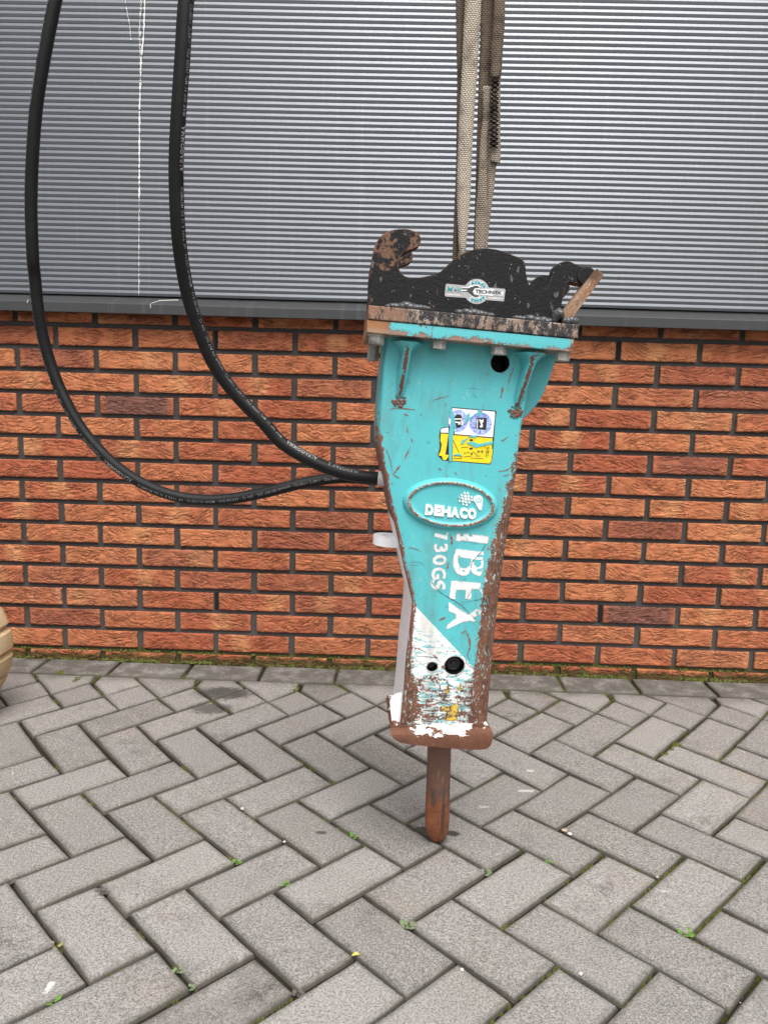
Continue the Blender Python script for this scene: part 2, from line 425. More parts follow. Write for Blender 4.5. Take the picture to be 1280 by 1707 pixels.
# open perpend joints (weep holes): black slots let into the mortar
M_BLACK = plain('black_void', (.004, .004, .004), .9)
for px, py in ((361, 565), (1029, 583), (359, 1000), (1001, 1022)):
    p = on_y(px, py, .004); c = int(math.floor((ZT-p.z)/BZ)); zc = ZT-c*BZ-BH/2
    k = round((p.x-X0)/BX-(.5 if c % 2 == 0 else 0)); xc = X0+(k+(.5 if c % 2 == 0 else 0))*BX-.006
    bm = bmesh.new(); add_box(bm, xc-.005, xc+.005, .0065, .02, zc-.027, zc+.026); from_bm('weep_slot', bm, M_BLACK, wall)

# ================================================================== SILL AND METAL CLADDING
def mat_metal_paint(name, col, rough, spec=.5, coat=0., metal=0.):
    nb = NB(name); P = nb.world(); n = nb.noise(P, 3, 3); g = nb.noise(P, 240, 3, .7); x, y, z = nb.xyz(P)
    run = nb.noise(nb.vec(x*45, 0., z*1.2), 1., 4, .6)
    c = nb.mix(n, tuple(q*.93 for q in col), tuple(q*1.07 for q in col))
    c = nb.mix(g.sm(.62, .8)*.10+run.sm(.55, .75)*.12, c, (.30, .295, .28))
    return nb.set(Base_Color=c, Metallic=metal, Roughness=g.sm(.2, .8, rough-.05, rough+.07), Specular_IOR_Level=spec, Coat_Weight=coat, Coat_Roughness=.2, Normal=nb.bump(n, .08, .01)).done()
M_CLAD = mat_metal_paint('grey_cladding_paint', (.136, .146, .161), .40, .5, 0., .66)
M_SILL = mat_metal_paint('anthracite_sill_paint', (.040, .042, .044), .45, .4)
zf_t = on_y(640, 517, -.045).z; zf_b = on_y(640, 533.5, -.045).z; zb_t = on_y(640, 506.5, .012).z
prof = [(.055, 1.09), (.055, zb_t+.004), (.012, zb_t), (-.043, zf_t), (-.045, zf_t-.002), (-.045, zf_b), (-.044, zf_b-.001), (-.034, zf_b-.001), (-.034, zf_b+.0015), (-.0425, zf_b+.0015), (-.0425, zf_t-.004), (.012, zb_t-.003), (.058, zb_t+.001), (.058, 1.09)]
xs = [-5]+list(np.linspace(-2, 2, 41))+[5]; v = []; f = []
for x in xs:
    wv = mn.noise(Vector((x*1.7, 0, 0)))*.0012
    for y, z in prof: v.append((x, y, z+wv))
n = len(prof)
for i in range(len(xs)-1):
    for j in range(n): a, b = i*n+j, i*n+(j+1) % n; f.append((a, b, b+n, a+n))
f.append(tuple(range(n))); f.append(tuple(range(len(v)-n, len(v))))
sill = from_data('drip_sill', v, f, M_SILL)
sill['label'] = 'dark grey folded metal drip sill running along the top of the brick wall'; sill['category'] = 'sill'
RIB, ZB = .01507, on_y(640, 503.5, .0).z
CY0, CDEP = .0045, .00112          # mean plane and half depth of the ribs
def rib_profile(z0, nrib):
    out = []
    for i in range(nrib):
        z = z0+i*RIB      # from the bottom: dark face leans out downwards, light face leans back upwards
        out += [(CY0+CDEP, z), (CY0+CDEP*.16, z+.0006), (CY0-CDEP, z+.0070), (CY0-CDEP, z+.0074)]
    return out
pr = rib_profile(ZB, 122)
v = []; f = []
xs = [-5]+list(np.linspace(-1.5, 1.5, 61))+[5]
for x in xs: v += [(x, y+mn.noise(Vector((x*2.2, 0, z*1.6)))*.0012+mn.noise(Vector((x*9, 4, z*30)))*.00012, z+mn.noise(Vector((x*1.3, 7, z*.8)))*.0012) for y, z in pr]
n = len(pr)
for i in range(len(xs)-1):
    for j in range(n-1): f.append((i*n+j, (i+1)*n+j, (i+1)*n+j+1, i*n+j+1))
clad = from_data('corrugated_cladding', v, f, M_CLAD)
clad['label'] = 'grey metal cladding with fine horizontal ribs above the brick wall'; clad['category'] = 'cladding'
bm = bmesh.new(); add_box(bm, -5, 5, .06, .16, 1.02, 2.9); from_bm('backing_panel', bm, M_BLACK, clad)
# white bird dropping that ran down over the ribs, laid on their profile
def prof_y(z):
    t = ((z-ZB)/RIB % 1)*RIB
    zs = [0, .0006, .0070, .0074, RIB]; ys = [CDEP, CDEP*.16, -CDEP, -CDEP, CDEP]
    return CY0+float(np.interp(t, zs, ys))
M_DROP = plain('dried_dropping', (.80, .80, .76), .9)
def streak(pts, wmin, wmax, gaps, seed):
    random.seed(seed); bm = bmesh.new(); P = [on_y(px, py, 0) for px, py in pts]
    zz = np.arange(P[-1].z, P[0].z, .0012); xx = np.interp(-zz, [-p.z for p in P], [p.x for p in P])
    prev = None
    for z, x in zip(zz, xx):
        u = mn.noise(Vector((z*55, seed, 0))); g = mn.noise(Vector((z*210, seed, 5)))
        if g < gaps: prev = None; continue
        wd = max(.0004, (wmin+(wmax-wmin)*(.5+u))*.5); x += mn.noise(Vector((z*90, seed, 9)))*.0011
        y = prof_y(z)-.0014
        cur = [bm.verts.new((x-wd, y, z)), bm.verts.new((x, y-.0004, z)), bm.verts.new((x+wd, y, z))]
        if prev: bm.faces.new((prev[0], prev[1], cur[1], cur[0])); bm.faces.new((prev[1], prev[2], cur[2], cur[1]))
        prev = cur
    from_bm('dropping_streak', bm, M_DROP, clad)
streak([(237, -60), (241, 5), (239, 60), (235, 95), (232.5, 180), (232, 330)], .0012, .0058, -.42, 1)
streak([(236, -60), (233, 40), (234, 90)], .0004, .003, -.22, 2)
streak([(243, -60), (241, 30), (237, 90)], .0004, .0034, -.25, 3)
streak([(239, -20), (231, 55), (234, 100)], .0004, .0018, -.15, 6)
streak([(232, 325), (231.5, 400), (231.5, 492)], .0004, .0026, -.30, 4)
streak([(210, 10), (216, 40), (218, 66)], .0006, .0022, -.45, 5)
streak([(207, -25), (209, 5)], .0006, .0022, -.3, 7)
# faint scratches and a splash left on the sill
bm = bmesh.new()
for (x1, y1), (x2, y2), wv in (((252, 506.5), (268, 501.5), .0012), ((266, 501.5), (298, 500.8), .0016), ((251, 507), (251.5, 514), .0012), ((48, 500), (46, 506), .001)):
    a, b = on_y(x1, y1, -.0462), on_y(x2, y2, -.0462)
    if y1 < 507.2 and y2 < 506 and x1 > 200: a, b = on_y(x1, y1, -.035), on_y(x2, y2, -.035)
    d = (b-a).normalized(); nn = Vector((-d.z, 0, d.x))*wv*.5
    v4 = [a+nn, a-nn, b-nn, b+nn]; up = Vector((0, -.0006, .0012)); vs = [bm.verts.new(p+up) for p in v4]
    bm.faces.new(vs)
from_bm('dropping_splash', bm, M_DROP, sill)

# ================================================================== PAVEMENT
L, ANG, U0, V0 = .0995355, .7864369, -.0119859, .0298724
ca, sa = math.cos(ANG), math.sin(ANG)
YT_L = [(-4-i)*.0704+.0127 for i in range(8)]
YT_A = [-.184, -.272, -.354, -.440, -.521, -.612, -.689, (-11*.0704+.0127)]
def lat(u, v):
    a, b = u*L+U0, v*L+V0
    X, Y = a*ca-b*sa, a*sa+b*ca
    if Y > YT_L[-1]:
        Y = float(np.interp(-Y, [-y for y in YT_L], YT_A)) if Y < YT_L[0] else YT_A[0]+(Y-YT_L[0])*1.2
    return Vector((X+X0, Y, 0))
pave = bpy.data.meshes.new('pavement')
pave.from_pydata([(-4, -5, -.0095), (4, -5, -.0095), (4, .05, -.0095), (-4, .05, -.0095)], [], [(0, 1, 2, 3)])
pavement = link('pavement', pave, M_JOINT, kind='structure')
def mat_ground():
    nb = NB('far_paving'); W = nb.world(); n = nb.noise(W, 2, 4); t = nb.t.nodes.new('ShaderNodeTexBrick')
    nb.put(t.inputs['Vector'], W); t.inputs['Scale'].default_value = 1; t.inputs['Brick Width'].default_value = .2; t.inputs['Row Height'].default_value = .1
    t.inputs['Mortar Size'].default_value = .004; t.inputs['Color1'].default_value = (.17, .158, .14, 1); t.inputs['Color2'].default_value = (.22, .205, .185, 1); t.inputs['Mortar'].default_value = (.05, .045, .035, 1)
    return nb.set(Base_Color=nb.mix(n*.3, S(nb, t.outputs[0]), (.13, .12, .105)), Roughness=.92).done()
bm = bmesh.new(); vs = [bm.verts.new(p) for p in ((-150, -150, -.016), (150, -150, -.016), (150, 150, -.016), (-150, 150, -.016))]; bm.faces.new(vs)
from_bm('ground', bm, mat_ground(), kind='structure')
random.seed(11)
pv_n = [0]; outer_bm = bmesh.new(); pv_polys = []
def inset(poly, g):
    c = []
    n = len(poly)
    area = sum(poly[i].x*poly[(i+1) % n].y-poly[(i+1) % n].x*poly[i].y for i in range(n))
    if area < 0: poly = poly[::-1]
    for i in range(n):
        p0, p1, p2 = poly[i-1], poly[i], poly[(i+1) % n]
        e1, e2 = (p1-p0).normalized(), (p2-p1).normalized()
        n1, n2 = Vector((-e1.y, e1.x, 0)), Vector((-e2.y, e2.x, 0))
        k = max(.25, 1+n1.dot(n2)); c.append(p1+(n1+n2)*(g/k))
    return c
def paver(poly, gap=.0056, chamfer=.0046, **kw):
    """one stone: flat top, worn chamfer, straight flanks"""
    sh = Vector((random.gauss(0, .0008), random.gauss(0, .0008), 0))
    ctr = sum(poly, Vector())/len(poly)
    base = [p+sh for p in inset(poly, gap*.5+random.uniform(-.0006, .0009))]
    base = [p+Vector((random.gauss(0, .0007), random.gauss(0, .0007), 0)) for p in base]
    tilt = (random.gauss(0, .0035), random.gauss(0, .0035)); dz = random.gauss(0, .0007)
    def zz(p): return dz+(p.x-ctr.x)*tilt[0]+(p.y-ctr.y)*tilt[1]
    # densify the outline so that the arris can be uneven
    ring = []
    n = len(base)
    for i in range(n):
        a, b = base[i], base[(i+1) % n]; m = max(1, int((b-a).length/.028))
        for k in range(m): ring.append(a.lerp(b, k/m))
    parts = in_view(ctr, 140) and pv_n[0] < 300
    bm = bmesh.new() if parts else outer_bm
    if not bm.verts.layers.float.get('inner'): bm.verts.layers.float.new('inner')
    def rg(inn, z, jit):
        r = inset(ring, inn)
        return [bm.verts.new(Vector((p.x+random.gauss(0, jit), p.y+random.gauss(0, jit), zz(p)+z))) for p in r]
    r0 = rg(0, -.03, 0); r1 = rg(0, -.0052+random.uniform(-.0004, .0004), .00035); r2 = rg(chamfer*.5, -.0016, .00045); r3 = rg(chamfer*1.25, 0, .0004); r4 = rg(.0125, 0, .001)
    m = len(ring)
    fl = []
    for A, B in ((r0, r1), (r1, r2), (r2, r3), (r3, r4)):
        for i in range(m): fl.append(bm.faces.new((A[i], A[(i+1) % m], B[(i+1) % m], B[i])))
    bm.faces.new(r4)
    lay = bm.verts.layers.float.get('inner')
    for q in r4: q[lay] = 1.0
    pv_polys.append((base, ctr))
    if parts:
        for q in fl: q.smooth = True
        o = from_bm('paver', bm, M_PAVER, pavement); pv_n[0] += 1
        st = random.random(); o.color = (min(1, max(0, random.gauss(kw.get('tone', .5), .29))), random.random()**2, st**3, random.random())
# course along the wall
for i in range(-10, 12):
    x0 = .0565+.2122*i+X0
    paver([Vector((x0, -.125, 0)), Vector((x0+.2122, -.125, 0)), Vector((x0+.2122, -.001, 0)), Vector((x0, -.001, 0))], gap=.009, chamfer=.004, tone=.3)
# cut stones between the course and the herringbone; the pattern repeats every two lattice steps
YE = -.1265
for k in range(-8, 9):
    u, v = 4+2*k, -8-2*k
    A, B, C, D = lat(u, v), lat(u-1, v), lat(u, v-1), lat(u-1, v-1)
    E2, G2, H = lat(u+1, v-1), lat(u+1, v-2), lat(u+2, v-2)
    gx, gx2 = A.x, H.x
    top = Vector((A.x+.098, YE, 0))
    paver([A, B, D, C])
    paver([Vector((gx+.004, YE, 0)), A+Vector((.003, .0, 0)), C, E2, top], gap=.006)
    paver([C, lat(u, v-2), G2, E2] if False else [E2, C, lat(u, v-2), G2], gap=.0035, chamfer=.003)
    paver([top, E2, G2, H+Vector((-.003, 0, 0)), Vector((gx2-.006, YE, 0))], gap=.006)
# herringbone field
for i in range(-40, 40):
    for j in range(-46, 20):
        s = i+j
        if s > -7: continue
        if (s % 4) == 2 and s <= -7-0 and s+1 <= -6:      # long side along v
            if s+1 > -7: continue
            P4 = [lat(i, j), lat(i+1, j), lat(i+1, j+2), lat(i, j+2)]
        elif (s % 4) == 0: P4 = [lat(i, j), lat(i+2, j), lat(i+2, j+1), lat(i, j+1)]
        else: continue
        c = sum(P4, Vector())/4
        if abs(c.x) > 2.6 or c.y < -3.2: continue
        paver(P4)
o = from_bm('outer_pavers', outer_bm, M_PAVER, pavement, kind='stuff'); o.color = (.5, .1, .1, .3)
print('bricks', nb_b, 'pavers', pv_n[0])

# moss sitting in the joints and along the foot of the wall
random.seed(21)
bm = bmesh.new()
def clump(p, r, h):
    n = 6; ring = []
    a0 = random.random()*6
    for q in range(n):
        t = a0+q*2*math.pi/n; k = random.uniform(.6, 1.25)
        ring.append(bm.verts.new(p+Vector((math.cos(t)*r*k, math.sin(t)*r*k, 0))))
    mid = [bm.verts.new(v.co*.55+p*.45+Vector((random.gauss(0, r*.15), random.gauss(0, r*.15), h*random.uniform(.55, .95)))) for v in ring]
    top = bm.verts.new(p+Vector((0, 0, h)))
    for q in range(n):
        j = (q+1) % n; bm.faces.new((ring[q], ring[j], mid[j], mid[q])); bm.faces.new((mid[q], mid[j], top))
for base, ctr in pv_polys:
    if not in_view(ctr, 60): continue
    n = len(base)
    for i in range(n):
        a, b = base[i], base[(i+1) % n]
        ln = (b-a).length
        for t in np.arange(0, 1, .004/ln):
            p = a.lerp(b, t); d = (p-ctr).normalized()
            k = mn.noise(p*3.1+Vector((3, 8, 0)))*.75+mn.noise(p*24)*.55+mn.noise(p*90)*.35+.10*max(-1, min(1, p.x))
            if k > .19 and random.random() < .8:
                clump(p+d*random.uniform(.0002, .0035)+Vector((0, 0, -.0098)), random.uniform(.0016, .0034), random.uniform(.003, .0068))
for _ in range(1500):
    x = random.uniform(-1.25, 1.25); p = Vector((x, -.002, 0))
    k = mn.noise(Vector((x*6, 4, 0)))*.8+mn.noise(Vector((x*35, 9, 0)))*.5
    if k > -.05:
        if random.random() < .6: clump(Vector((x, random.uniform(-.005, .001), random.uniform(-.004, .002))), random.uniform(.002, .005)*(1+max(0, k)), random.uniform(.002, .007)*(1+max(0, k)*1.3))
        else: clump(Vector((x, .006+random.uniform(-.004, .001), random.uniform(.0245, .028))), random.uniform(.002, .004), random.uniform(.003, .008))
for px, py in ((102, 1121), (130, 1130), (103, 1122), (97, 1121.5), (128, 1134), (126, 1136), (1128, 1242), (1125, 1244), (1118, 1250), (1130, 1240), (1110, 1258), (492, 1140), (492, 1146), (491, 1151)):
    p = on_z(px, py)
    for _ in range(9): clump(p+Vector((random.gauss(0, .005), random.gauss(0, .004), -.006)), random.uniform(.003, .005), random.uniform(.006, .011))
from_bm('moss', bm, M_MOSS, kind='stuff')

# ================================================================== THE DEMOLITION HAMMER
TH, YW = R(2.9), R(4.2)
TIP = on_z(727, 1401)
ham = empty('demolition_hammer', 'worn turquoise hydraulic demolition hammer with black hooks standing upright on its rusty chisel', 'demolition hammer', TIP, (0, TH, YW))
HM = Matrix.Translation(TIP) @ Matrix.Rotation(YW, 4, 'Z') @ Matrix.Rotation(TH, 4, 'Y'); HI = HM.inverted()
CL = HI @ CAM
def bl(px, py, d):
    """point of the hammer's own frame seen at a pixel, at local depth d"""
    r = HI.to_3x3() @ ray(px, py); return CL+r*((d-CL.y)/r.y)
FD = -.085                      # front plate
# outline of the front plate, top to bottom
LE = [(646, 577), (640, 612), (634, 690), (631, 735), (640, 782), (649, 830), (660, 880), (674, 945), (688, 1003), (687, 1017), (681, 1070), (678, 1092), (674, 1145), (669, 1195), (667, 1212)]
RE = [(889, 598), (882, 640), (873, 692), (868, 720), (861, 790), (851, 872), (838, 962), (827, 1062), (818, 1160), (814, 1214)]
lp = np.array([(bl(x, y, FD).z, bl(x, y, FD).x) for x, y in LE])[::-1]; rp = np.array([(bl(x, y, FD).z, bl(x, y, FD).x) for x, y in RE])[::-1]
ZB0, ZT0 = bl(740, 1222, FD).z, bl(780, 585, FD).z+.02
def xl(z): return float(np.interp(z, lp[:, 0], lp[:, 1]))
def xr(z): return float(np.interp(z, rp[:, 0], rp[:, 1]))
pr_ = np.polyfit(rp[:, 0], rp[:, 1], 2)
ZW = bl(660, 878, FD).z         # the left flank is white below this
ZH = bl(757, 1110, FD).z        # height of the two bolt holes
def paint_nodes(nb, base, chip_top=.0):
    """paint worn down to primer and rust; returns colour, rust mask"""
    P = nb.obj(); x, y, z = nb.xyz(P)
    n1 = nb.noise(P, 75, 6, .68); n2 = nb.noise(P, 320, 4, .65)
    vs = nb.noise(nb.vec(x*260, y*260, z*22), 1., 3, .6); hsn = nb.noise(nb.vec(x*26+z*8, y*26, z*330), 1., 4, .6)
    XR = (z*z)*float(pr_[0])+z*float(pr_[1])+float(pr_[2])
    dr = XR-x
    low = z.sm(ZT0-.28, ZH-.02)                       # 0 at the top, 1 at the foot
    wr = dr.sm(.040, .008)*z.sm(ZT0-.17, ZT0-.42)*.46 + dr.sm(.020, .002)*z.sm(ZT0-.05, ZT0-.2)*.20 + dr.sm(.038, .017)*z.sm(ZT0-.30, ZT0-.40)*.20
    foot = z.sm(ZH+.045, ZH-.06)
    XL = nb.t.nodes.new('ShaderNodeFloatCurve'); c = XL.mapping; cv = c.curves[0]
    zn = (z-float(lp[0, 0]))/float(lp[-1, 0]-lp[0, 0])
    while len(cv.points) < len(lp): cv.points.new(.5, .5)
    x_lo, x_hi = lp[:, 1].min(), lp[:, 1].max()
    for p, (a, b) in zip(cv.points, lp): p.location = ((a-lp[0, 0])/(lp[-1, 0]-lp[0, 0]), (b-x_lo)/(x_hi-x_lo)); p.handle_type = 'VECTOR'
    c.update(); XL.inputs['Factor'].default_value = 1; nb.put(XL.inputs['Value'], zn)
    dl = x-(S(nb, XL.outputs[0])*float(x_hi-x_lo)+float(x_lo))
    wl = dl.sm(.010, .001)*.26*z.sm(ZT0-.08, ZT0-.2) + dl.sm(.030, .004)*z.sm(ZH-.01, ZH-.07)*.42 + dl.sm(.020, .002)*z.sm(ZH+.10, ZH)*.16
    streak = hsn*foot*.36+(vs-.5).max(0.)*foot*.20
    e = nb.edge(.0035, .02, .16)
    bias = wr+wl+foot*.036+e*.17+(vs-.5)*wr*.95+(hsn-.5)*wr*.25
    m = ((n1*.60+n2*.40)+bias+streak-.07*foot).sm(.665, .690)
    fleck = nb.noise(nb.vec(x*300, y*300, z*120), 1., 5, .72).sm(.555, .60)*(nb.noise(P, 45, 3).sm(.36, .56))
    raw = (n1*.60+n2*.40)+bias+streak-.07*foot
    nb.ring = raw.sm(.640, .652)*(1-m)
    m = m*(1-fleck*.85)
    return P, x, y, z, n1, n2, hsn, foot, m, low, dr, wr
def rust_colour(nb, P, n2, primer=0.):
    big = nb.noise(P, 26, 4, .6); s = nb.noise(P, 620, 2, .6)
    vv = nb.noise(nb.scale(P, (150., 150., 16.)), 1., 4, .6)
    c = nb.mix((big*.6+vv*.5-.05).sm(.3, .7), (.065, .028, .017), (.195, .078, .042))
    c = nb.mix(s.sm(.5, .72)*.40*big.sm(.30, .55), c, (.40, .31, .24))
    c = nb.mix((1-s).sm(.55, .75)*.5, c, (.035, .018, .012))
    return nb.mix(primer, c, nb.mix(n2, (.17, .055, .038), (.27, .10, .07)))
TEAL, TEAL2 = (.078, .425, .460), (.105, .500, .530)
def mat_paint(kind):
    nb = NB('hammer_paint_'+kind)
    P, x, y, z, n1, n2, hsn, foot, m, low, dr, wr = paint_nodes(nb, None)
    soft = nb.noise(P, 9, 3)
    if kind == 'turquoise':
        col = nb.mix(soft, TEAL, TEAL2)
        # white lower field under a slanting edge
        a, b = bl(692, 1010, FD), bl(773, 1096, FD); sl = (b.z-a.z)/(b.x-a.x)
        below = (z-(x-a.x)*sl-a.z).sm(.0006, -.0006)
        xlim = bl(800, 1105, FD).x
        white = below.max((z).sm(ZH-.012, ZH-.020))*y.sm(-.06, -.07)
        lost = (nb.noise(nb.vec(x*60, y*60, z*210), 1., 5, .7)+foot*.05+.012).sm(.56, .61)*.9*z.sm(ZH+.10, ZH+.03)
        col = nb.mix(white*(1-lost), col, nb.mix(soft, (.74, .75, .74), (.82, .82, .80)))
    elif kind == 'white': col = nb.mix(n2, (.76, .77, .76), (.84, .84, .83))
    elif kind == 'print':
        col = nb.mix(n2, (.78, .79, .79), (.84, .84, .84))
        # lettering flaked off towards the worn edge
        fl = (nb.noise(nb.vec(x*85, y*60, z*85), 1., 4, .6)+dr.sm(.055, .022)*.20-.02).sm(.62, .64)
        col = nb.mix(fl, col, nb.mix(soft, TEAL, TEAL2))
    elif kind == 'yellow': col = nb.mix(nb.noise(nb.vec(x*300, y, z*20), 1., 3).sm(.56, .6), (.76, .50, .018), (.78, .70, .5))
    rust = rust_colour(nb, P, n2, (dr.sm(.02, .05)*z.sm(ZH, ZH+.1))*.85)
    col = nb.mix(wr.sm(.12, .3)*nb.noise(P, 240, 3).sm(.47, .55), col, (.66, .67, .64))
    col = nb.mix(n2.sm(.64, .68)*.35*(1-m), col, (.55, .66, .66))
    col = nb.mix(nb.ring*.6, col, nb.mix(n2, (.10, .16, .16), (.42, .44, .43)))
    dirt = (nb.noise(nb.vec(x*26, y*26, z*7), 1., 5, .7)+low*.06).sm(.46, .70); col = nb.mix(dirt*.36, col, (.13, .12, .095))
    scuff = nb.noise(nb.vec(x*120+z*45, y*60, z*34-x*20), 1., 4, .65).sm(.62, .70)*nb.noise(P, 17, 2).sm(.45, .6); col = nb.mix(scuff*.35, col, (.50, .60, .60))
    col = nb.mix(m, col, rust)
    h = (1-m)*1.2+n2*.25+m*nb.noise(P, 240, 4, .7)*1.4
    return nb.set(Base_Color=col, Roughness=m.sm(0, 1, .40, .85), Specular_IOR_Level=.4, Normal=nb.bump(h, .55, .0012)).done()
M_TEAL, M_LWHITE, M_PRINT, M_LYEL = mat_paint('turquoise'), mat_paint('white'), mat_paint('print'), mat_paint('yellow')
def mat_rust(name, a, b, spk=(.38, .28, .2), k=.5, dark=None, rough=.85):
    nb = NB(name); P = nb.obj(); x, y, z = nb.xyz(P); n = nb.noise(P, 30, 5, .65); s = nb.noise(P, 420, 3, .65); pit = nb.noise(P, 160, 4, .7)
    c = nb.mix(n.sm(.3, .7), a, b); c = nb.mix(s.sm(.52, .72)*k, c, spk); c = nb.mix(pit.sm(.56, .7)*.55, c, (.030, .018, .013))
    if dark: c = nb.mix(nb.noise(P, 19, 4, .6).sm(.52, .66), c, dark)
    return nb.set(Base_Color=c, Roughness=rough, Normal=nb.bump(pit+s*.4, .7, .0016)).done()
M_RUST = mat_rust('brown_rust', (.10, .040, .022), (.22, .082, .038))
def mat_chisel():
    nb = NB('chisel_steel'); P = nb.obj(); x, y, z = nb.xyz(P); n = nb.noise(P, 40, 5, .65); s = nb.noise(P, 420, 3, .65)
    v = nb.noise(nb.vec(x*130, y*130, z*14), 1., 4, .6)
    c = nb.mix(n.sm(.3, .7), (.115, .037, .015), (.265, .085, .027))
    c = nb.mix(s.sm(.52, .72)*.35, c, (.42, .20, .09))
    c = nb.mix(v.sm(.50, .60)*.75, c, (.030, .018, .014)); c = nb.mix(nb.noise(P, 150, 4, .7).sm(.54, .66)*.7, c, (.045, .022, .014))
    up = z.sm(.085, .12); c = nb.mix(up*.75, c, nb.mix(v, (.10, .055, .04), (.20, .115, .085)))
    ring = (z-.093+n*.03-.015).abs().sm(.020, .006); c = nb.mix(ring*.55*v.sm(.35, .6), c, (.060, .058, .060))
    c = nb.mix(nb.noise(nb.vec(x*220, y*220, z*30), 1., 4).sm(.62, .70)*up*.5, c, (.27, .24, .21))
    return nb.set(Base_Color=c, Roughness=.62, Metallic=0., Specular_IOR_Level=.5, Normal=nb.bump(s+v, .5, .0012)).done()
M_CHIS = mat_chisel()
def mat_black_worn():
    nb = NB('worn_black_paint'); P = nb.obj(); x, y, z = nb.xyz(P); n = nb.noise(P, 24, 5, .62); f = nb.noise(P, 330, 3, .6); g = nb.noise(P, 120, 4, .65)
    zt = bl(660, 400, -.075).z; xh = bl(690, 400, -.075).x
    e = nb.edge(.004, .02, .18)
    hook = z.sm(zt-.075, zt+.0)*x.sm(xh+.06, xh)          # hook nose rubbed bare
    m = (n*.6+g*.4+e*.13+hook*.145).sm(.600, .655)
    rust = nb.mix(g, (.085, .044, .030), (.20, .105, .068)); rust = nb.mix(f.sm(.5, .75)*.5, rust, (.31, .235, .185))
    c = nb.mix(f, (.005, .0055, .006), (.015, .016, .018))
    c = nb.mix(nb.noise(nb.vec(x*120, y*80, z*50), 1., 3).sm(.66, .70)*.7, c, (.15, .14, .13))
    sp = nb.vor(P, 130); c = nb.mix(sp.sm(.11, .06)*nb.noise(P, 60, 1).sm(.55, .6), c, (.45, .42, .38))
    c = nb.mix(m, c, rust)
    return nb.set(Base_Color=c, Roughness=m.sm(0, 1, .50, .85), Specular_IOR_Level=.20, Normal=nb.bump(f*1.0+g*.6-m*.6, .55, .0016)).done()
M_BLK = mat_black_worn()
def mat_scuffed_plate():
    nb = NB('scuffed_plate_edge'); P = nb.obj(); x, y, z = nb.xyz(P)
    v = nb.noise(nb.vec(x*150, y*60, z*60), 1., 5, .7); n = nb.noise(P, 28, 4, .6); f = nb.noise(P, 520, 3, .65)
    c = nb.mix(n.sm(.35, .65), (.235, .155, .11), (.41, .34, .285))
    xe = bl(660, 520, -.12).x
    c = nb.mix(x.sm(xe+.05, xe-.02)*.7, c, (.21, .085, .042))
    c = nb.mix((v*.55+f*.25+n*.25+x.sm(xe-.02, xe+.09)*.06).sm(.525, .585), c, (.016, .016, .017))
    c = nb.mix(f.sm(.60, .72)*.7, c, (.55, .49, .43)); c = nb.mix((1-f).sm(.60, .72)*.6, c, (.055, .030, .022))
    return nb.set(Base_Color=c, Roughness=.72, Normal=nb.bump(f+v, .6, .0014)).done()
M_SCUFF = mat_scuffed_plate()
def mat_flange():
    nb = NB('flange_paint'); P = nb.obj(); x, y, z = nb.xyz(P); n1 = nb.noise(P, 70, 6, .68); n2 = nb.noise(P, 330, 4, .65); n3 = nb.noise(P, 22, 3)
    a, b = bl(613, 556, -.122), bl(962, 588, -.122); zl = (x-a.x)*((b.z-a.z)/(b.x-a.x))+a.z     # lower arris
    low = (z-zl).sm(.014, .000); left = x.sm(bl(652, 550, -.122).x, bl(640, 550, -.122).x); right = x.sm(bl(938, 580, -.122).x, bl(957, 580, -.122).x)
    m = (n1*.6+n2*.4+low*.19+left*.45+right*.22+(n3-.5)*.35).sm(.615, .64)
    col = nb.mix(n3, TEAL, TEAL2)
    rust = nb.mix(n1, (.16, .058, .038), (.27, .11, .075)); rust = nb.mix(left, rust, nb.mix(n2, (.24, .10, .035), (.37, .18, .08)))
    rust = nb.mix((right+low*.45).clamp()*n1.sm(.4, .55), rust, (.42, .37, .31))
    return nb.set(Base_Color=nb.mix(m, col, rust), Roughness=m.sm(0, 1, .4, .85), Normal=nb.bump((1-m)*1.2+n2*.4, .55, .0012)).done()
M_FLANGE = mat_flange()
M_WELD = plain('painted_weld', (.060, .062, .066), .28, 0., .5)
M_ZINC = mat_rust('zinc_bolt', (.30, .29, .27), (.46, .45, .42), (.62, .61, .58), .5, (.10, .095, .09), .45)
M_RUBB = plain('black_plug', (.012, .012, .012), .4)
M_WPLATE = None
def mat_white_side():
    nb = NB('brushed_white_paint'); P = nb.obj(); x, y, z = nb.xyz(P); n = nb.noise(P, 60, 4, .6); v = nb.noise(nb.vec(x*120, y*120, z*10), 1., 3)
    e = nb.edge(.002, .03, .2)
    c = nb.mix(v, (.80, .81, .83), (.88, .88, .89)); c = nb.mix(nb.noise(P, 210, 3, .6).sm(.66, .70)*.6, c, (.35, .33, .32))
    c = nb.mix((n+e*.12).sm(.73, .75), c, (.17, .065, .04))
    c = nb.mix(z.sm(ZB0-.004, ZB0-.016)*(n+.3).sm(.6, .8), c, (.20, .08, .04))
    return nb.set(Base_Color=c, Roughness=.5, Normal=nb.bump(n+v*.7, .5, .0016)).done()
M_WSIDE = mat_white_side()

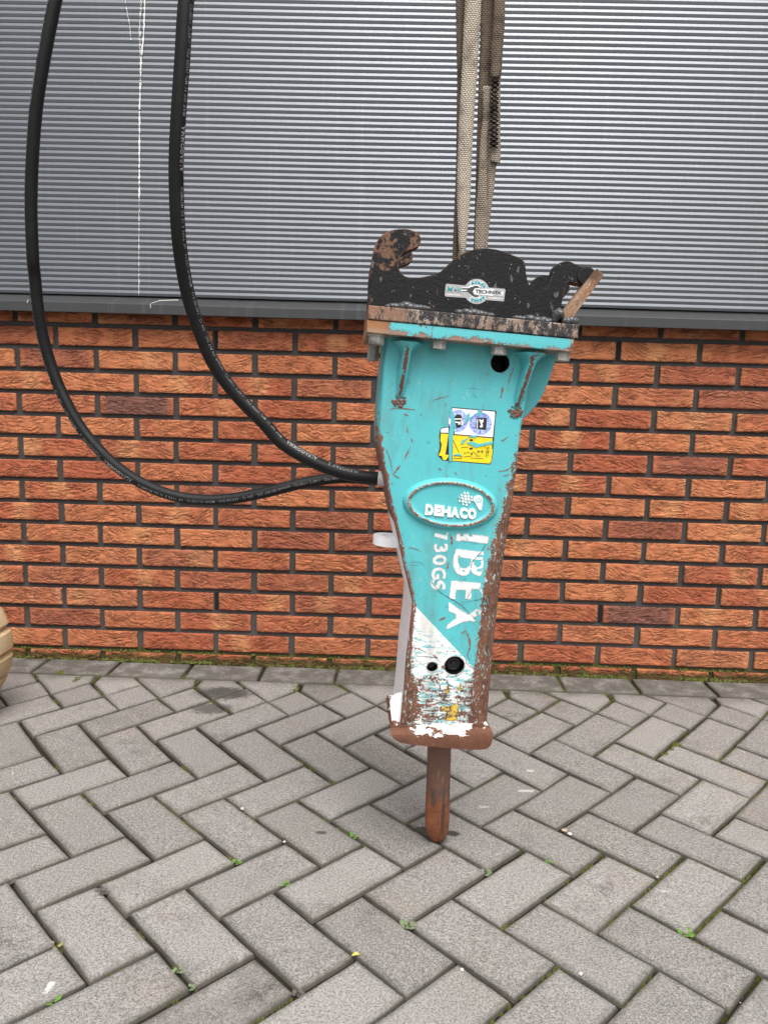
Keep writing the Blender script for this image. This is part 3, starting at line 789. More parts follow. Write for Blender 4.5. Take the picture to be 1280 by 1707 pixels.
# ---- housing: lofted box with a rolled right-hand edge
def arc(cx, cy, r, a0, a1, n): return [(cx+r*math.cos(t), cy+r*math.sin(t)) for t in np.linspace(R(a0), R(a1), n)]
zs = list(np.linspace(ZB0-.012, ZT0, 74)); DB = .058
v = []; f = []; mi = []
for z in zs:
    a, b = xl(z), xr(z); t = smoothstep(ZT0-.10, ZT0-.35, z) if False else 1-smoothstep(ZT0-.40, ZT0-.14, z)
    rl, rr = .0035, .006+.013*t
    bk = .006*t
    sec = [(a-.0015+(-.002), DB-.012), (a-.001, FD+rl)]+arc(a+rl, FD+rl, rl, 180, 270, 4)[1:]
    sec += [(a+(b-a)*q, FD) for q in (.12, .25, .4, .55, .7, .82)]
    sec += arc(b-rr, FD+rr, rr, 270, 360, 8)+[(b-.001, FD+rr+.03), (b-.004-bk, DB-.012), (b-.016-bk, DB), (a+.012, DB)]
    v += [(x, y, z) for x, y in sec]
n = len(sec)
for i in range(len(zs)-1):
    for j in range(n):
        f.append((i*n+j, i*n+(j+1) % n, (i+1)*n+(j+1) % n, (i+1)*n+j))
        mi.append(1 if (j == 0 and zs[i] < ZW) else 0)
f.append(tuple(range(n))[::-1]); f.append(tuple(range(len(v)-n, len(v)))); mi += [0, 0]
housing = from_data('housing', v, f, [M_TEAL, M_WSIDE], ham, mat_idx=mi)
bm = bmesh.new(); bm.from_mesh(housing.data); bmesh.ops.recalc_face_normals(bm, faces=bm.faces[:]); bm.to_mesh(housing.data); bm.free()
def drill(o, cyls):
    for c, r, dep in cyls:
        bm = bmesh.new()
        bmesh.ops.create_cone(bm, cap_ends=True, segments=40, radius1=r, radius2=r, depth=dep*2, matrix=Matrix.Translation(c) @ Matrix.Rotation(R(90), 4, 'X'))
        me = bpy.data.meshes.new('cutter'); bm.to_mesh(me); bm.free(); cu = bpy.data.objects.new('cutter', me); COL.objects.link(cu); cu.parent = ham
        m = o.modifiers.new('hole', 'BOOLEAN'); m.operation = 'DIFFERENCE'; m.object = cu; m.solver = 'EXACT'
        bpy.context.view_layer.update()
        dg = bpy.context.evaluated_depsgraph_get(); nm = bpy.data.meshes.new_from_object(o.evaluated_get(dg)); o.modifiers.clear()
        old = o.data; o.data = nm; nm.name = o.name; bpy.data.objects.remove(cu); bpy.data.meshes.remove(me); bpy.data.meshes.remove(old)
H1, H2, H3 = bl(833.5, 605, FD), bl(757.5, 1110.5, FD), bl(720.5, 1112.5, FD)
drill(housing, [(H1, .0148, .06), (H2, .0165, .03), (H3, .0090, .03)])
me = housing.data; me.polygons.foreach_set('use_smooth', [True]*len(me.polygons))
try: me.set_sharp_from_angle(angle=R(38))
except Exception: pass
def disc(name, c, r, y, h, mat, parent=ham, seg=28, **p):
    bm = bmesh.new(); bmesh.ops.create_cone(bm, cap_ends=True, segments=seg, radius1=r, radius2=r, depth=h, matrix=Matrix.Translation((c.x, y, c.z)) @ Matrix.Rotation(R(90), 4, 'X'))
    return bevel(from_bm(name, bm, mat, parent, **p), min(.0015, r*.2), 2)
def bore(name, c, r, dep, mat, lip=None):
    bm = bmesh.new(); n = 36
    rg = [[bm.verts.new((c.x+rr*math.cos(t), y, c.z+rr*math.sin(t))) for t in np.linspace(0, 2*math.pi, n, endpoint=False)] for rr, y in ((r*.992, FD+.006), (r*.992, FD+dep-.001))]
    for k in range(n): bm.faces.new((rg[0][k], rg[0][(k+1) % n], rg[1][(k+1) % n], rg[1][k]))
    bm.faces.new(rg[1]); o = from_bm(name, bm, mat, ham); return o
M_DARKIN = plain('dark_inside', (.010, .009, .009), .6)
bore('hole_lining', H1, .0148, .058, M_DARKIN)
for c, r in ((H2, .0165), (H3, .0090)): bore('hole_lining', c, r, .028, M_RUBB)
plug = disc('plug', H2, .0125, FD+.020, .012, M_RUBB); disc('plug_bolt', H2, .0045, FD+.0125, .005, M_RUBB, plug, 6)
bm = bmesh.new()
for rr in (.0098,):
    rg = []
    for t in np.linspace(0, 2*math.pi, 32, endpoint=False):
        rg.append([bm.verts.new((H2.x+(rr+.0011*math.cos(q))*math.cos(t), FD+.0142+.0011*math.sin(q), H2.z+(rr+.0011*math.cos(q))*math.sin(t))) for q in np.linspace(0, 2*math.pi, 6, endpoint=False)])
    for a in range(32):
        for q in range(6): bm.faces.new((rg[a][q], rg[(a+1) % 32][q], rg[(a+1) % 32][(q+1) % 6], rg[a][(q+1) % 6]))
from_bm('plug_ring', bm, M_RUBB, plug, True)
disc('plug', H3, .0085, FD+.022, .010, M_RUBB)

# ---- wing plates beside the gussets
prism('wing_plate', [(868, 694), (880, 560), (931, 578), (924, 606), (912, 640), (903, 660), (893, 676), (874, 697)], [], lambda x, y: bl(x, y, -.052), lambda x, y: bl(x, y, -.052)+Vector((0, .016, 0)), M_TEAL, ham)
prism('wing_plate', [(655, 560), (655, 690), (634, 692), (630, 735), (627, 738), (628, 690), (633, 640), (637, 600), (634, 585), (637, 560)], [], lambda x, y: bl(x, y, -.066), lambda x, y: bl(x, y, -.066)+Vector((0, .02, 0)), M_TEAL, ham)

# ---- gussets
def gusset(tx, ty, bx, by, seed):
    bm = bmesh.new(); rows = []; random.seed(seed)
    for i in range(18):
        t = i/17; px, py = tx+(bx-tx)*t, ty+(by-ty)*t; c = bl(px, py, FD)
        hw = (.0060+.0085*max(0, 1-t/.17)**1.5)+random.gauss(0, .00025); d = FD-.0015-.034*(1-t)**.85
        root = hw+.004+.006*max(0, 1-t/.25)
        rows.append([bm.verts.new((c.x-root, FD+.002, c.z)), bm.verts.new((c.x-hw, d+.006, c.z)), bm.verts.new((c.x-hw*.72, d, c.z)), bm.verts.new((c.x+hw*.72, d, c.z)), bm.verts.new((c.x+hw, d+.006, c.z)), bm.verts.new((c.x+root, FD+.002, c.z))])
    for i in range(17):
        for j in range(5): bm.faces.new((rows[i][j], rows[i][j+1], rows[i+1][j+1], rows[i+1][j]))
    bm.faces.new(rows[-1])
    g = from_bm('gusset', bm, M_GUS, ham, True)
    bm = bmesh.new(); c = bl(bx-1, by+4, FD)
    for i in range(16):
        a = i*2.4+random.random(); p = Vector((c.x+.0095*math.cos(a)*random.uniform(.85, 1.1), FD-.0006, c.z+.0085*math.sin(a)*random.uniform(.85, 1.1)))
        bmesh.ops.create_icosphere(bm, subdivisions=1, radius=.0026*random.uniform(.8, 1.3), matrix=Matrix.Translation(p) @ Matrix.Diagonal((1, .6, 1, 1)))
    for i in range(34):
        a = random.random()*6.28; q = random.random()**.5; p = Vector((c.x+.008*q*math.cos(a), FD-.0004, c.z+.007*q*math.sin(a)))
        bmesh.ops.create_icosphere(bm, subdivisions=1, radius=.0034*random.uniform(.7, 1.1), matrix=Matrix.Translation(p) @ Matrix.Diagonal((1, .6, 1, 1)))
    from_bm('gusset_weld', bm, M_GUS, g, True)
def mat_gusset():
    nb = NB('chipped_gusset_paint'); P = nb.obj(); n1 = nb.noise(P, 80, 6, .68); n2 = nb.noise(P, 320, 4, .65); x, y, z = nb.xyz(P)
    g = nb.t.nodes.new('ShaderNodeNewGeometry'); nx, ny, nz = nb.xyz(S(nb, g.outputs['Normal']))
    front = ny.sm(-.75, -.92); foot = z.sm(bl(660, 655, FD).z, bl(660, 670, FD).z)
    m = (n1*.6+n2*.4+front*.185+foot*.12).sm(.60, .625)
    rust = nb.mix(n1, (.09, .034, .024), (.21, .075, .05))
    return nb.set(Base_Color=nb.mix(m, nb.mix(n1, TEAL, TEAL2), rust), Roughness=.5, Normal=nb.bump((1-m)+n2*.4, .6, .0014)).done()
M_GUS = mat_gusset()
gusset(679, 572, 666, 664, 1); gusset(884, 590, 860, 682, 2)

# ---- top flange (turquoise edge) and the base plate of the hook frame
def plate(name, pts, d0, d1, mat, bev=.0015, **kw):
    o = prism(name, pts, [], lambda x, y: bl(x, y, d0), lambda x, y: (lambda q: Vector((q.x, d1, q.z)))(bl(x, y, d0)), mat, ham, **kw)
    return bevel(o, bev, 2)
plate('top_flange', [(611.5, 532.5), (957, 565), (953.5, 587), (611, 554.5)], -.122, .115, M_FLANGE, .0018)
base = plate('base_plate', [(614, 508.5), (966, 541.5), (963, 564.5), (613.5, 531.8)], -.124, .118, M_SCUFF, .0018)
def bolt(px, py, d, hh=.0135, r=.0118, nuts=1):
    c = bl(px, py, d); bm = bmesh.new()
    bmesh.ops.create_cone(bm, cap_ends=True, segments=6, radius1=r, radius2=r, depth=hh, matrix=Matrix.Translation((c.x, c.y, c.z-hh/2)) @ Matrix.Rotation(R(17), 4, 'Z'))
    o = bevel(from_bm('bolt_head', bm, M_ZINC, ham), .0012, 2)
    bm = bmesh.new(); bmesh.ops.create_cone(bm, cap_ends=True, segments=24, radius1=r*1.12, radius2=r*1.12, depth=.003, matrix=Matrix.Translation((c.x, c.y, c.z+.0005)))
    from_bm('washer', bm, M_ZINC, o)
    bm = bmesh.new(); bmesh.ops.create_cone(bm, cap_ends=True, segments=12, radius1=.006, radius2=.007, depth=.030, matrix=Matrix.Translation((c.x, c.y, c.z+.0165))); from_bm('shank', bm, M_ZINC, o)
for px, py in ((628, 559.5), (731, 567), (832, 576.5), (937, 587)): bolt(px, py, -.104)
for px, py in ((623, 575),): bolt(px, py, .095, .028, .0105)

# ---- hook frame: two flame-cut ears, a cross tube, welds and the slanting flat bar
def crop(l): return [(580+x/2.909, 360+y/2.909) for x, y in l]
EAR = crop([(100, 440), (106, 380), (110, 330), (112, 250), (118, 190), (126, 155), (137, 128), (152, 106), (170, 88), (192, 76), (215, 68), (248, 63), (283, 63), (308, 68), (328, 77), (344, 90), (353, 106), (354, 122), (348, 138), (335, 151), (315, 159), (293, 165), (275, 174), (260, 187), (251, 202), (246, 220), (245, 240), (250, 262), (260, 280), (274, 291), (292, 297), (318, 299), (345, 298), (380, 293), (410, 286), (432, 278), (452, 266), (480, 240), (505, 216), (532, 196), (560, 180), (590, 168), (620, 160), (650, 157), (680, 157), (710, 161), (740, 168), (770, 178), (800, 190), (825, 199), (845, 210), (855, 224), (860, 245), (862, 275), (868, 308), (875, 328), (886, 345), (900, 357), (916, 363), (935, 362), (952, 357), (966, 345), (976, 325), (985, 298), (997, 262), (1006, 242), (1020, 230), (1040, 222), (1060, 219), (1078, 222), (1110, 237), (1150, 253), (1195, 268), (1195, 300), (1165, 338), (1120, 330), (1075, 319), (1062, 323), (1055, 340), (1042, 390), (1032, 440), (1050, 470), (1080, 505), (1092, 535), (600, 492)])
def ear(name, d0, d1):
    o = prism(name, EAR, [], lambda x, y: (lambda q: Vector((q.x, d0, q.z)))(bl(x, y, -.078)), lambda x, y: (lambda q: Vector((q.x, d1, q.z)))(bl(x, y, -.078)), M_BLK, ham)
    return bevel(o, .0016, 2, 40)
ear1 = ear('hook_plate', -.078, -.053); ear2 = ear('hook_plate', .053, .078)
c = bl(790, 470, 0)
bm = bmesh.new(); bmesh.ops.create_cone(bm, cap_ends=True, segments=28, radius1=.019, radius2=.019, depth=.104, matrix=Matrix.Translation((c.x, 0, c.z)) @ Matrix.Rotation(R(90), 4, 'X'))
from_bm('cross_tube', bm, M_BLK, ham, True)
# flat bar leaning against the right-hand hook, welded at its foot
bar = crop([(1208, 252), (1242, 286), (1074, 513), (1028, 489)])
o = prism('flat_bar', bar, [], lambda x, y: bl(x, y, -.092), lambda x, y: (lambda q: Vector((q.x, -.066, q.z)))(bl(x, y, -.092)), mat_rust('rusty_flat_bar', (.22, .095, .035), (.32, .21, .13), (.56, .49, .42), .8, (.11, .055, .03)), ham); bevel(o, .002, 2)
c = bl(580+1175/2.909, 360+290/2.909, -.08)
bm = bmesh.new(); bmesh.ops.create_cone(bm, cap_ends=True, segments=24, radius1=.0145, radius2=.0145, depth=.012, matrix=Matrix.Translation((c.x-.006, -.075, c.z-.001)) @ Matrix.Rotation(R(90), 4, 'X'))
bevel(from_bm('hook_boss', bm, M_BLK, ham), .002)
def weld(px0, py0, px1, py1, d, r, seed, mat=M_WELD, squash=.55):
    random.seed(seed); bm = bmesh.new(); a, b = bl(px0, py0, d), bl(px1, py1, d); n = int((b-a).length/(r*.42))
    for i in range(n+1):
        t = i/n; p = a.lerp(b, t); k = .6+.4*math.sin(math.pi*min(1, max(.08, t)))
        bmesh.ops.create_icosphere(bm, subdivisions=2, radius=r*k*random.uniform(.9, 1.1), matrix=Matrix.Translation(p+Vector((0, random.gauss(0, r*.06), random.gauss(0, r*.07)))) @ Matrix.Diagonal((.9, 1, squash, 1)))
    return from_bm('weld_bead', bm, mat, ham, True)
weld(648, 510, 712, 515, -.080, .0125, 1); weld(765, 521, 818, 526, -.080, .0125, 2); weld(860, 530.5, 922, 535.5, -.080, .0125, 3)
weld(924, 533, 931, 518, -.086, .0095, 4, squash=.9); weld(941, 534, 960, 536, -.088, .009, 5, squash=.9); weld(931, 520, 936, 526, -.09, .008, 6, squash=.9)

# ---- foot, chisel, lug
foot = prism('foot_collar', [(668, 1210), (656, 1208), (650.5, 1214), (652, 1225), (658, 1233), (668, 1238.5), (685, 1241.5), (740, 1247), (775, 1249.5), (800, 1250), (811, 1248.5), (818, 1243), (821, 1233), (821, 1222), (817, 1213), (811, 1206), (800, 1206)], [],
             lambda x, y: bl(x, y, -.099+.013*min(1, max(0, (1226-y)/13))), lambda x, y: (lambda q: Vector((q.x, .032, q.z)))(bl(x, y, -.098)), None, ham)
def mat_foot():
    nb = NB('foot_collar_rust'); P = nb.obj(); x, y, z = nb.xyz(P); n = nb.noise(P, 45, 5, .65); s = nb.noise(P, 420, 3, .65); n1 = nb.noise(nb.vec(x*50, y*50, z*110), 1., 5, .68)
    c = nb.mix(n, (.065, .026, .015), (.165, .060, .028)); c = nb.mix(s.sm(.54, .74)*.35*n.sm(.4, .6), c, (.36, .27, .2)); c = nb.mix((1-s).sm(.56, .72)*.5, c, (.03, .017, .012))
    zt = bl(740, 1224, -.09).z
    w = ((z-zt)*34+n1*2.2-1.08-x.sm(bl(765, 1220, -.09).x, bl(805, 1220, -.09).x)*.55-x.sm(bl(690, 1220, -.09).x, bl(672, 1220, -.09).x)*.4).sm(.12, .2)
    c = nb.mix(w, c, nb.mix(nb.noise(nb.vec(x*60, y*60, z*190), 1., 5, .7).sm(.58, .66), (.74, .74, .72), nb.mix(s, (.17, .33, .34), (.25, .12, .09))))
    return nb.set(Base_Color=c, Roughness=.8, Normal=nb.bump(n+s*.5, .6, .0018)).done()
foot.data.materials.append(mat_foot()); bevel(foot, .006, 4, 25)
prism('foot_block', [(653, 1166), (661, 1160), (672, 1158), (668, 1216), (657, 1219), (652.5, 1200), (650, 1172)], [], lambda x, y: bl(x, y, -.070), lambda x, y: bl(x, y, -.070)+Vector((0, .012, 0)), M_WSIDE, ham)
bm = bmesh.new(); rows = []; zt = bl(735, 1225, -.02).z
ctop = bl(735, 1245, -.02)
for z, r in ((0, .0035), (.0008, .0085), (.004, .0125), (.010, .0162), (.018, .0188), (.028, .0203), (.045, .0207), (.075, .0204), (zt-.02, .0198), (zt+.01, .0198)):
    cx = ctop.x*(z/ctop.z)
    rows.append([bm.verts.new((cx+1.05*r*math.cos(t)*(1+.012*math.sin(3*t+z*60)), r*math.sin(t), z+.0004)) for t in np.linspace(0, 2*math.pi, 32, endpoint=False)])
for i in range(len(rows)-1):
    for j in range(32): bm.faces.new((rows[i][j], rows[i][(j+1) % 32], rows[i+1][(j+1) % 32], rows[i+1][j]))
bm.faces.new(rows[0]); bm.faces.new(rows[-1])
from_bm('chisel', bm, M_CHIS, ham, True)
# lifting lug: rounded flat eye on the left flank
c = bl(650, 892, .0); xe = xl(c.z)
zt_, zb_ = bl(640, 897, -.03).z, bl(640, 912.5, -.03).z
ol = [(xe+.02, -.026)]+[(xe-.012+.026*math.cos(t)-.0, .0+.028*math.sin(t)) for t in np.linspace(R(270), R(90), 18)]+[(xe+.02, .026)]
prism('lifting_lug', ol, [ellipse(xe-.012, 0, .0105, .0105, 0, 24)], lambda x, y: Vector((x, y, zt_)), lambda x, y: Vector((x, y, zb_)), M_WSIDE, ham)

# ---- oval badge
BCX, BCY, BROT = 750.5, 839.5, math.atan2(10, 128)
def bad(a, t, h): # a: fraction, point on ellipse in px -> local
    x = BCX+a[0]*math.cos(t)*math.cos(BROT)-a[1]*math.sin(t)*math.sin(BROT); y = BCY+a[0]*math.cos(t)*math.sin(BROT)+a[1]*math.sin(t)*math.cos(BROT)
    q = bl(x, y, FD); return Vector((q.x, FD-h, q.z))
bm = bmesh.new(); NB_ = 72
rings = [((80, 43), -.001), ((79.5, 42.5), .0012), ((77.5, 41), .0042), ((75, 39), .0068), ((72.5, 37.2), .0084), ((70.5, 35.6), .0092), ((68.6, 34.2), .0092), ((67.4, 33.2), .0080), ((66.6, 32.6), .0066), ((60, 29), .0062), ((0.1, .1), .0062)]
rg = [[bm.verts.new(bad(a, t, h)) for t in np.linspace(0, 2*math.pi, NB_, endpoint=False)] for a, h in rings]
mis = []
for i in range(len(rg)-1):
    for j in range(NB_):
        fc = bm.faces.new((rg[i][j], rg[i][(j+1) % NB_], rg[i+1][(j+1) % NB_], rg[i+1][j])); fc.material_index = 1 if i in (4, 5, 6) else 0
def mat_badge_rim():
    nb = NB('rubbed_badge_rim'); P = nb.obj(); n = nb.noise(P, 90, 5, .65); s = nb.noise(P, 420, 3)
    c = nb.mix(n.sm(.35, .65), (.10, .045, .030), (.24, .125, .085)); c = nb.mix(s.sm(.55, .62)*.8, c, (.66, .62, .56)); c = nb.mix(nb.noise(P, 130, 4).sm(.58, .62), c, TEAL)
    return nb.set(Base_Color=c, Roughness=.55, Normal=nb.bump(n+s, .5, .001)).done()
def mat_teal_plain():
    nb = NB('badge_paint'); P = nb.obj(); n = nb.noise(P, 110, 5, .68); s = nb.noise(P, 20, 3); m = (n*.7+nb.noise(P, 350, 3)*.3).sm(.640, .655)
    return nb.set(Base_Color=nb.mix(m, nb.mix(s, TEAL, TEAL2), (.15, .055, .035)), Roughness=.4, Normal=nb.bump((1-m), .4, .0008)).done()
M_TEALP = mat_teal_plain()
badge = from_bm('badge', bm, [M_TEALP, mat_badge_rim()], ham, True)
def mat_letter():
    nb = NB('white_raised_lettering'); P = nb.obj(); n = nb.noise(P, 210, 4, .65); e = nb.edge(.0012, .05, .3)
    c = nb.mix((n+e*.05).sm(.62, .65), (.80, .81, .80), nb.mix(n.sm(.64, .7), TEAL, (.20, .09, .06)))
    return nb.set(Base_Color=c, Roughness=.45).done()
M_LET = mat_letter()
HB = FD-.0062
def c6(x, y): return 660+x/7.111, 780+y/7.111
def letters(s, quads, d_front, d_back, mat, parent, bold=.03, shear=0., flip=None, name='lettering'):
    """each character fitted to its own quad (origin, end of baseline, top left) in pixels"""
    for ch, (o, r, u) in zip(s, quads):
        v, f, asp = text_mesh(ch, bold, shear)
        def px(a, b): return o[0]+(r[0]-o[0])*a+(u[0]-o[0])*b, o[1]+(r[1]-o[1])*a+(u[1]-o[1])*b
        raised(name, v, f, lambda a, b: (lambda q: Vector((q.x, d_front, q.z)))(bl(*px(a, b), FD)), lambda a, b: (lambda q: Vector((q.x, d_back, q.z)))(bl(*px(a, b), FD)), mat, parent)
Q = [((335, 548), (432, 560), (345, 420)), ((440, 556), (520, 566), (450, 428)), ((522, 563), (634, 577), (531, 436)), ((632, 574), (742, 588), (638, 450)), ((742, 585), (834, 598), (748, 456)), ((838, 594), (938, 606), (843, 464))]
letters('DEHACO', [tuple(c6(*p) for p in q) for q in Q], HB-.0022, HB+.0005, M_LET, badge, .07)
# globe of rounded blocks and the ram's head with its curled horn
bm = bmesh.new()
gx, gy, gr = 815, 360, 82
for i in range(-2, 3):
    for j in range(-2, 3):
        cx, cy2 = gx+i*38+j*6, gy+j*35+i*6
        if math.hypot(cx-gx, cy2-gy) > gr: continue
        sq = 14.5*max(.55, 1-.35*(math.hypot(cx-gx, cy2-gy)/gr)**2)
        pts = [(cx+sq*a*1.12, cy2+sq*b) for a, b in ((-1, -.6), (-.6, -1), (.6, -1), (1, -.6), (1, .6), (.6, 1), (-.6, 1), (-1, .6))]
        top = [bm.verts.new((lambda q: Vector((q.x, HB-.0018, q.z)))(bl(*c6(*p), FD))) for p in pts]; bot = [bm.verts.new(v_.co+Vector((0, .0022, 0))) for v_ in top]
        bm.faces.new(top)
        for k in range(8): bm.faces.new((top[k], top[(k+1) % 8], bot[(k+1) % 8], bot[k]))
from_bm('globe_emblem', bm, M_LET, badge)
head = [(910, 380), (908, 350), (925, 330), (955, 318), (985, 320), (1010, 340), (1020, 372), (1012, 400), (1014, 430), (1005, 462), (1006, 488), (985, 496), (968, 480), (950, 450), (935, 420)]
prism('ram_emblem', [c6(*p) for p in head], [], lambda x, y: (lambda q: Vector((q.x, HB-.0016, q.z)))(bl(x, y, FD)), lambda x, y: (lambda q: Vector((q.x, HB+.0005, q.z)))(bl(x, y, FD)), M_LET, badge)
bm = bmesh.new(); sp = []
for k in range(34):
    t = k/33*1.62*2*math.pi; r = 38*(1-k/33*.80); sp.append((965+r*math.cos(-t+1.0), 375-r*math.sin(-t+1.0)))
pv = None
for k, p in enumerate(sp):
    d = np.subtract(sp[min(k+1, 33)], sp[max(k-1, 0)]); d = d/np.hypot(*d); nn = (-d[1]*3.6, d[0]*3.6)
    cur = [bm.verts.new((lambda q: Vector((q.x, HB-.0019, q.z)))(bl(*c6(p[0]+s*nn[0], p[1]+s*nn[1]), FD))) for s in (-1, 1)]
    if pv: bm.faces.new((pv[0], pv[1], cur[1], cur[0]))
    pv = cur
from_bm('horn_line', bm, M_TEALP, badge)

# ---- printed lettering running down the plate (baseline on the left, reading downwards)
def c7(x, y): return 680+x/8, 870+y/8
FP = FD-.0004
def poly_print(name, pts, mat, holes=(), dz=.0004, conv=c7, parent=ham):
    return prism(name, [conv(*p) for p in pts], [[conv(*p) for p in h] for h in holes], lambda x, y: (lambda q: Vector((q.x, FD-dz, q.z)))(bl(x, y, FD)), lambda x, y: (lambda q: Vector((q.x, FD+.0006, q.z)))(bl(x, y, FD)), mat, parent)
poly_print('lettering', [(632, 255), (640, 155), (695, 152), (693, 186), (722, 192), (738, 182), (745, 152), (1080, 190), (1062, 296), (722, 246), (704, 262)], M_PRINT)
poly_print('lettering', [(645, 358), (1010, 398), (1000, 640), (985, 690), (960, 720), (925, 722), (880, 700), (850, 668), (838, 640), (812, 690), (770, 714), (722, 718), (668, 702), (628, 660), (603, 600), (598, 520), (612, 430)], M_PRINT,
           [[(668, 470), (842, 490), (836, 540), (815, 590), (780, 615), (730, 620), (690, 595), (668, 545)], [(872, 498), (975, 508), (970, 570), (950, 605), (915, 605), (885, 570)]])
poly_print('lettering', [(575, 782), (1062, 822), (1045, 1035), (962, 1022), (958, 905), (850, 895), (835, 1035), (762, 1025), (768, 912), (640, 905), (630, 1030), (548, 1022)], M_PRINT)
poly_print('lettering', [(542, 1070), (770, 1215), (800, 1235), (905, 1160), (1028, 1180), (1018, 1240), (900, 1262), (862, 1285), (920, 1320), (905, 1340), (840, 1318), (700, 1345), (520, 1432), (505, 1425), (528, 1370), (640, 1285), (630, 1225), (538, 1190)], M_PRINT)
Q = [((358, 168), (352, 196), (528, 142)), ((338, 292), (345, 408), (530, 288)), ((322, 448), (330, 590), (512, 430)), ((305, 612), (318, 772), (498, 600)), ((288, 770), (320, 905), (482, 775))]
def one(o, r, u): return o, r, u
poly_print('lettering', [(350, 195), (358, 150), (505, 180), (510, 142), (530, 142), (522, 236), (500, 238), (358, 196)], M_PRINT)
letters('30GS', [tuple(c7(*p) for p in q) for q in Q[1:]], FP, FD+.0006, M_PRINT, ham, .035)
# yellow hand patch and flecks in the white field
def c9(x, y): return 690+x/11.64, 1080+y/11.64
poly_print('warning_patch', [(490, 1180), (540, 1130), (600, 1120), (610, 1160), (640, 1130), (700, 1140), (720, 1110), (770, 1100), (820, 1100), (830, 1020), (870, 1025), (858, 1180), (840, 1380), (760, 1415), (640, 1410), (560, 1370), (540, 1350), (640, 1320), (620, 1240), (540, 1230)], M_LYEL, conv=c9)
for pts in ([(540, 850), (590, 845), (640, 770), (610, 750), (680, 740), (670, 800), (690, 850), (640, 885), (590, 860)], [(815, 790), (830, 755), (900, 770), (870, 720), (905, 695), (925, 730), (900, 765), (945, 800), (920, 830), (860, 800)]): poly_print('warning_patch', pts, M_LYEL, conv=c9)

# ---- sticker with pictograms
def c5(x, y): return 700+x/8, 660+y/8
M_SW, M_SY, M_SB, M_SK = plain('sticker_white', (.80, .81, .82), .4), plain('sticker_yellow', (.80, .62, .015), .4), None, plain('sticker_black', (.02, .022, .024), .4)
nb = NB('sticker_blue'); P = nb.obj(); g = nb.noise(P, 520, 3, .7); g2 = nb.noise(P, 60, 2); nb.set(Base_Color=nb.mix((g*.75+g2*.3).sm(.42, .66), (.10, .17, .62), (.62, .70, .86)), Roughness=.4); M_SB = nb.done()
stk = poly_print('warning_sticker', [(425, 150), (1000, 195), (1020, 215), (1005, 300), (985, 570), (975, 700), (975, 740), (950, 890), (930, 915), (425, 870), (300, 860), (235, 795), (262, 690), (255, 520), (275, 430), (380, 410), (400, 260)], M_SK, dz=.00025, conv=c5)
def st(name, pts, mat, dz=.0005, holes=()): return poly_print(name, pts, mat, holes, dz, c5, stk)
st('white_field', [(430, 162), (990, 208), (1000, 232), (968, 552), (460, 508), (470, 400), (425, 330)], M_SW, .0005); st('white_field', [(280, 438), (378, 420), (378, 492), (276, 488)], M_SW)
st('yellow_field', [(440, 522), (965, 566), (955, 700), (968, 720), (945, 880), (925, 902), (430, 862)], M_SY); st('yellow_field', [(276, 502), (378, 506), (350, 700), (335, 780), (390, 790), (345, 856), (305, 852), (290, 800), (245, 795), (275, 730), (288, 640), (270, 600)], M_SY)
st('blue_roundel', ellipse(805, 368, 148, 148), M_SB, .0008); st('blue_roundel', [p for p in ellipse(505, 330, 132, 148) ], M_SB, .0008)
st('pictogram', [(750, 292), (888, 292), (880, 455), (738, 440)], M_SK, .0010); st('pictogram', ellipse(508, 335, 62, 90), M_SK, .0010)
st('pictogram', [(790, 305), (815, 325), (838, 305), (845, 340), (828, 360), (835, 405), (815, 425), (790, 410), (808, 385), (800, 350), (785, 335)], M_SW, .0013)
st('pictogram', [(755, 310), (768, 310), (765, 440), (752, 438)], M_SW, .0013)
for pts in ([(440, 300), (560, 300), (562, 316), (440, 316)], [(385, 300), (412, 310), (405, 385), (380, 372)], [(545, 320), (572, 330), (570, 395), (548, 390)], [(425, 335), (540, 345), (530, 385), (500, 378), (510, 362), (425, 352)]): st('pictogram', pts, M_SW, .0013)
lines = [((440, 590), (520, 760)), ((545, 690), (640, 680)), ((580, 765), (660, 750)), ((580, 812), (690, 800)), ((440, 800), (555, 800)), ((440, 832), (555, 832)), ((555, 800), (555, 832)), ((700, 740), (760, 790)), ((760, 742), (840, 742)), ((760, 742), (785, 720)), ((760, 742), (785, 768)), ((840, 742), (815, 720)), ((840, 742), (815, 768)), ((890, 690), (880, 820)), ((915, 680), (900, 800)), ((870, 750), (930, 740)), ((740, 800), (800, 800)), ((670, 828), (830, 834)), ((860, 660), (862, 700)), ((880, 690), (920, 690))]
bm = bmesh.new()
def stroke(bm, a, b, wd, conv, dep):
    a, b = np.array(a, float), np.array(b, float); d = (b-a)/np.hypot(*(b-a)); nn = np.array((-d[1], d[0]))*wd
    bm.faces.new([bm.verts.new((lambda q: Vector((q.x, dep, q.z)))(bl(*conv(*p), FD))) for p in (a+nn, b+nn, b-nn, a-nn)])
for a, b in lines: stroke(bm, a, b, 3.2, c5, FD-.0009)
for c, r in (((683, 588), 24), ((680, 700), 22), ((688, 770), 12)):
    for k in range(3): stroke(bm, (c[0]-r, c[1]-8+k*8), (c[0]+r*.8, c[1]-6+k*8), 4.2, c5, FD-.0009)
from_bm('pictogram_lines', bm, M_SK, stk)
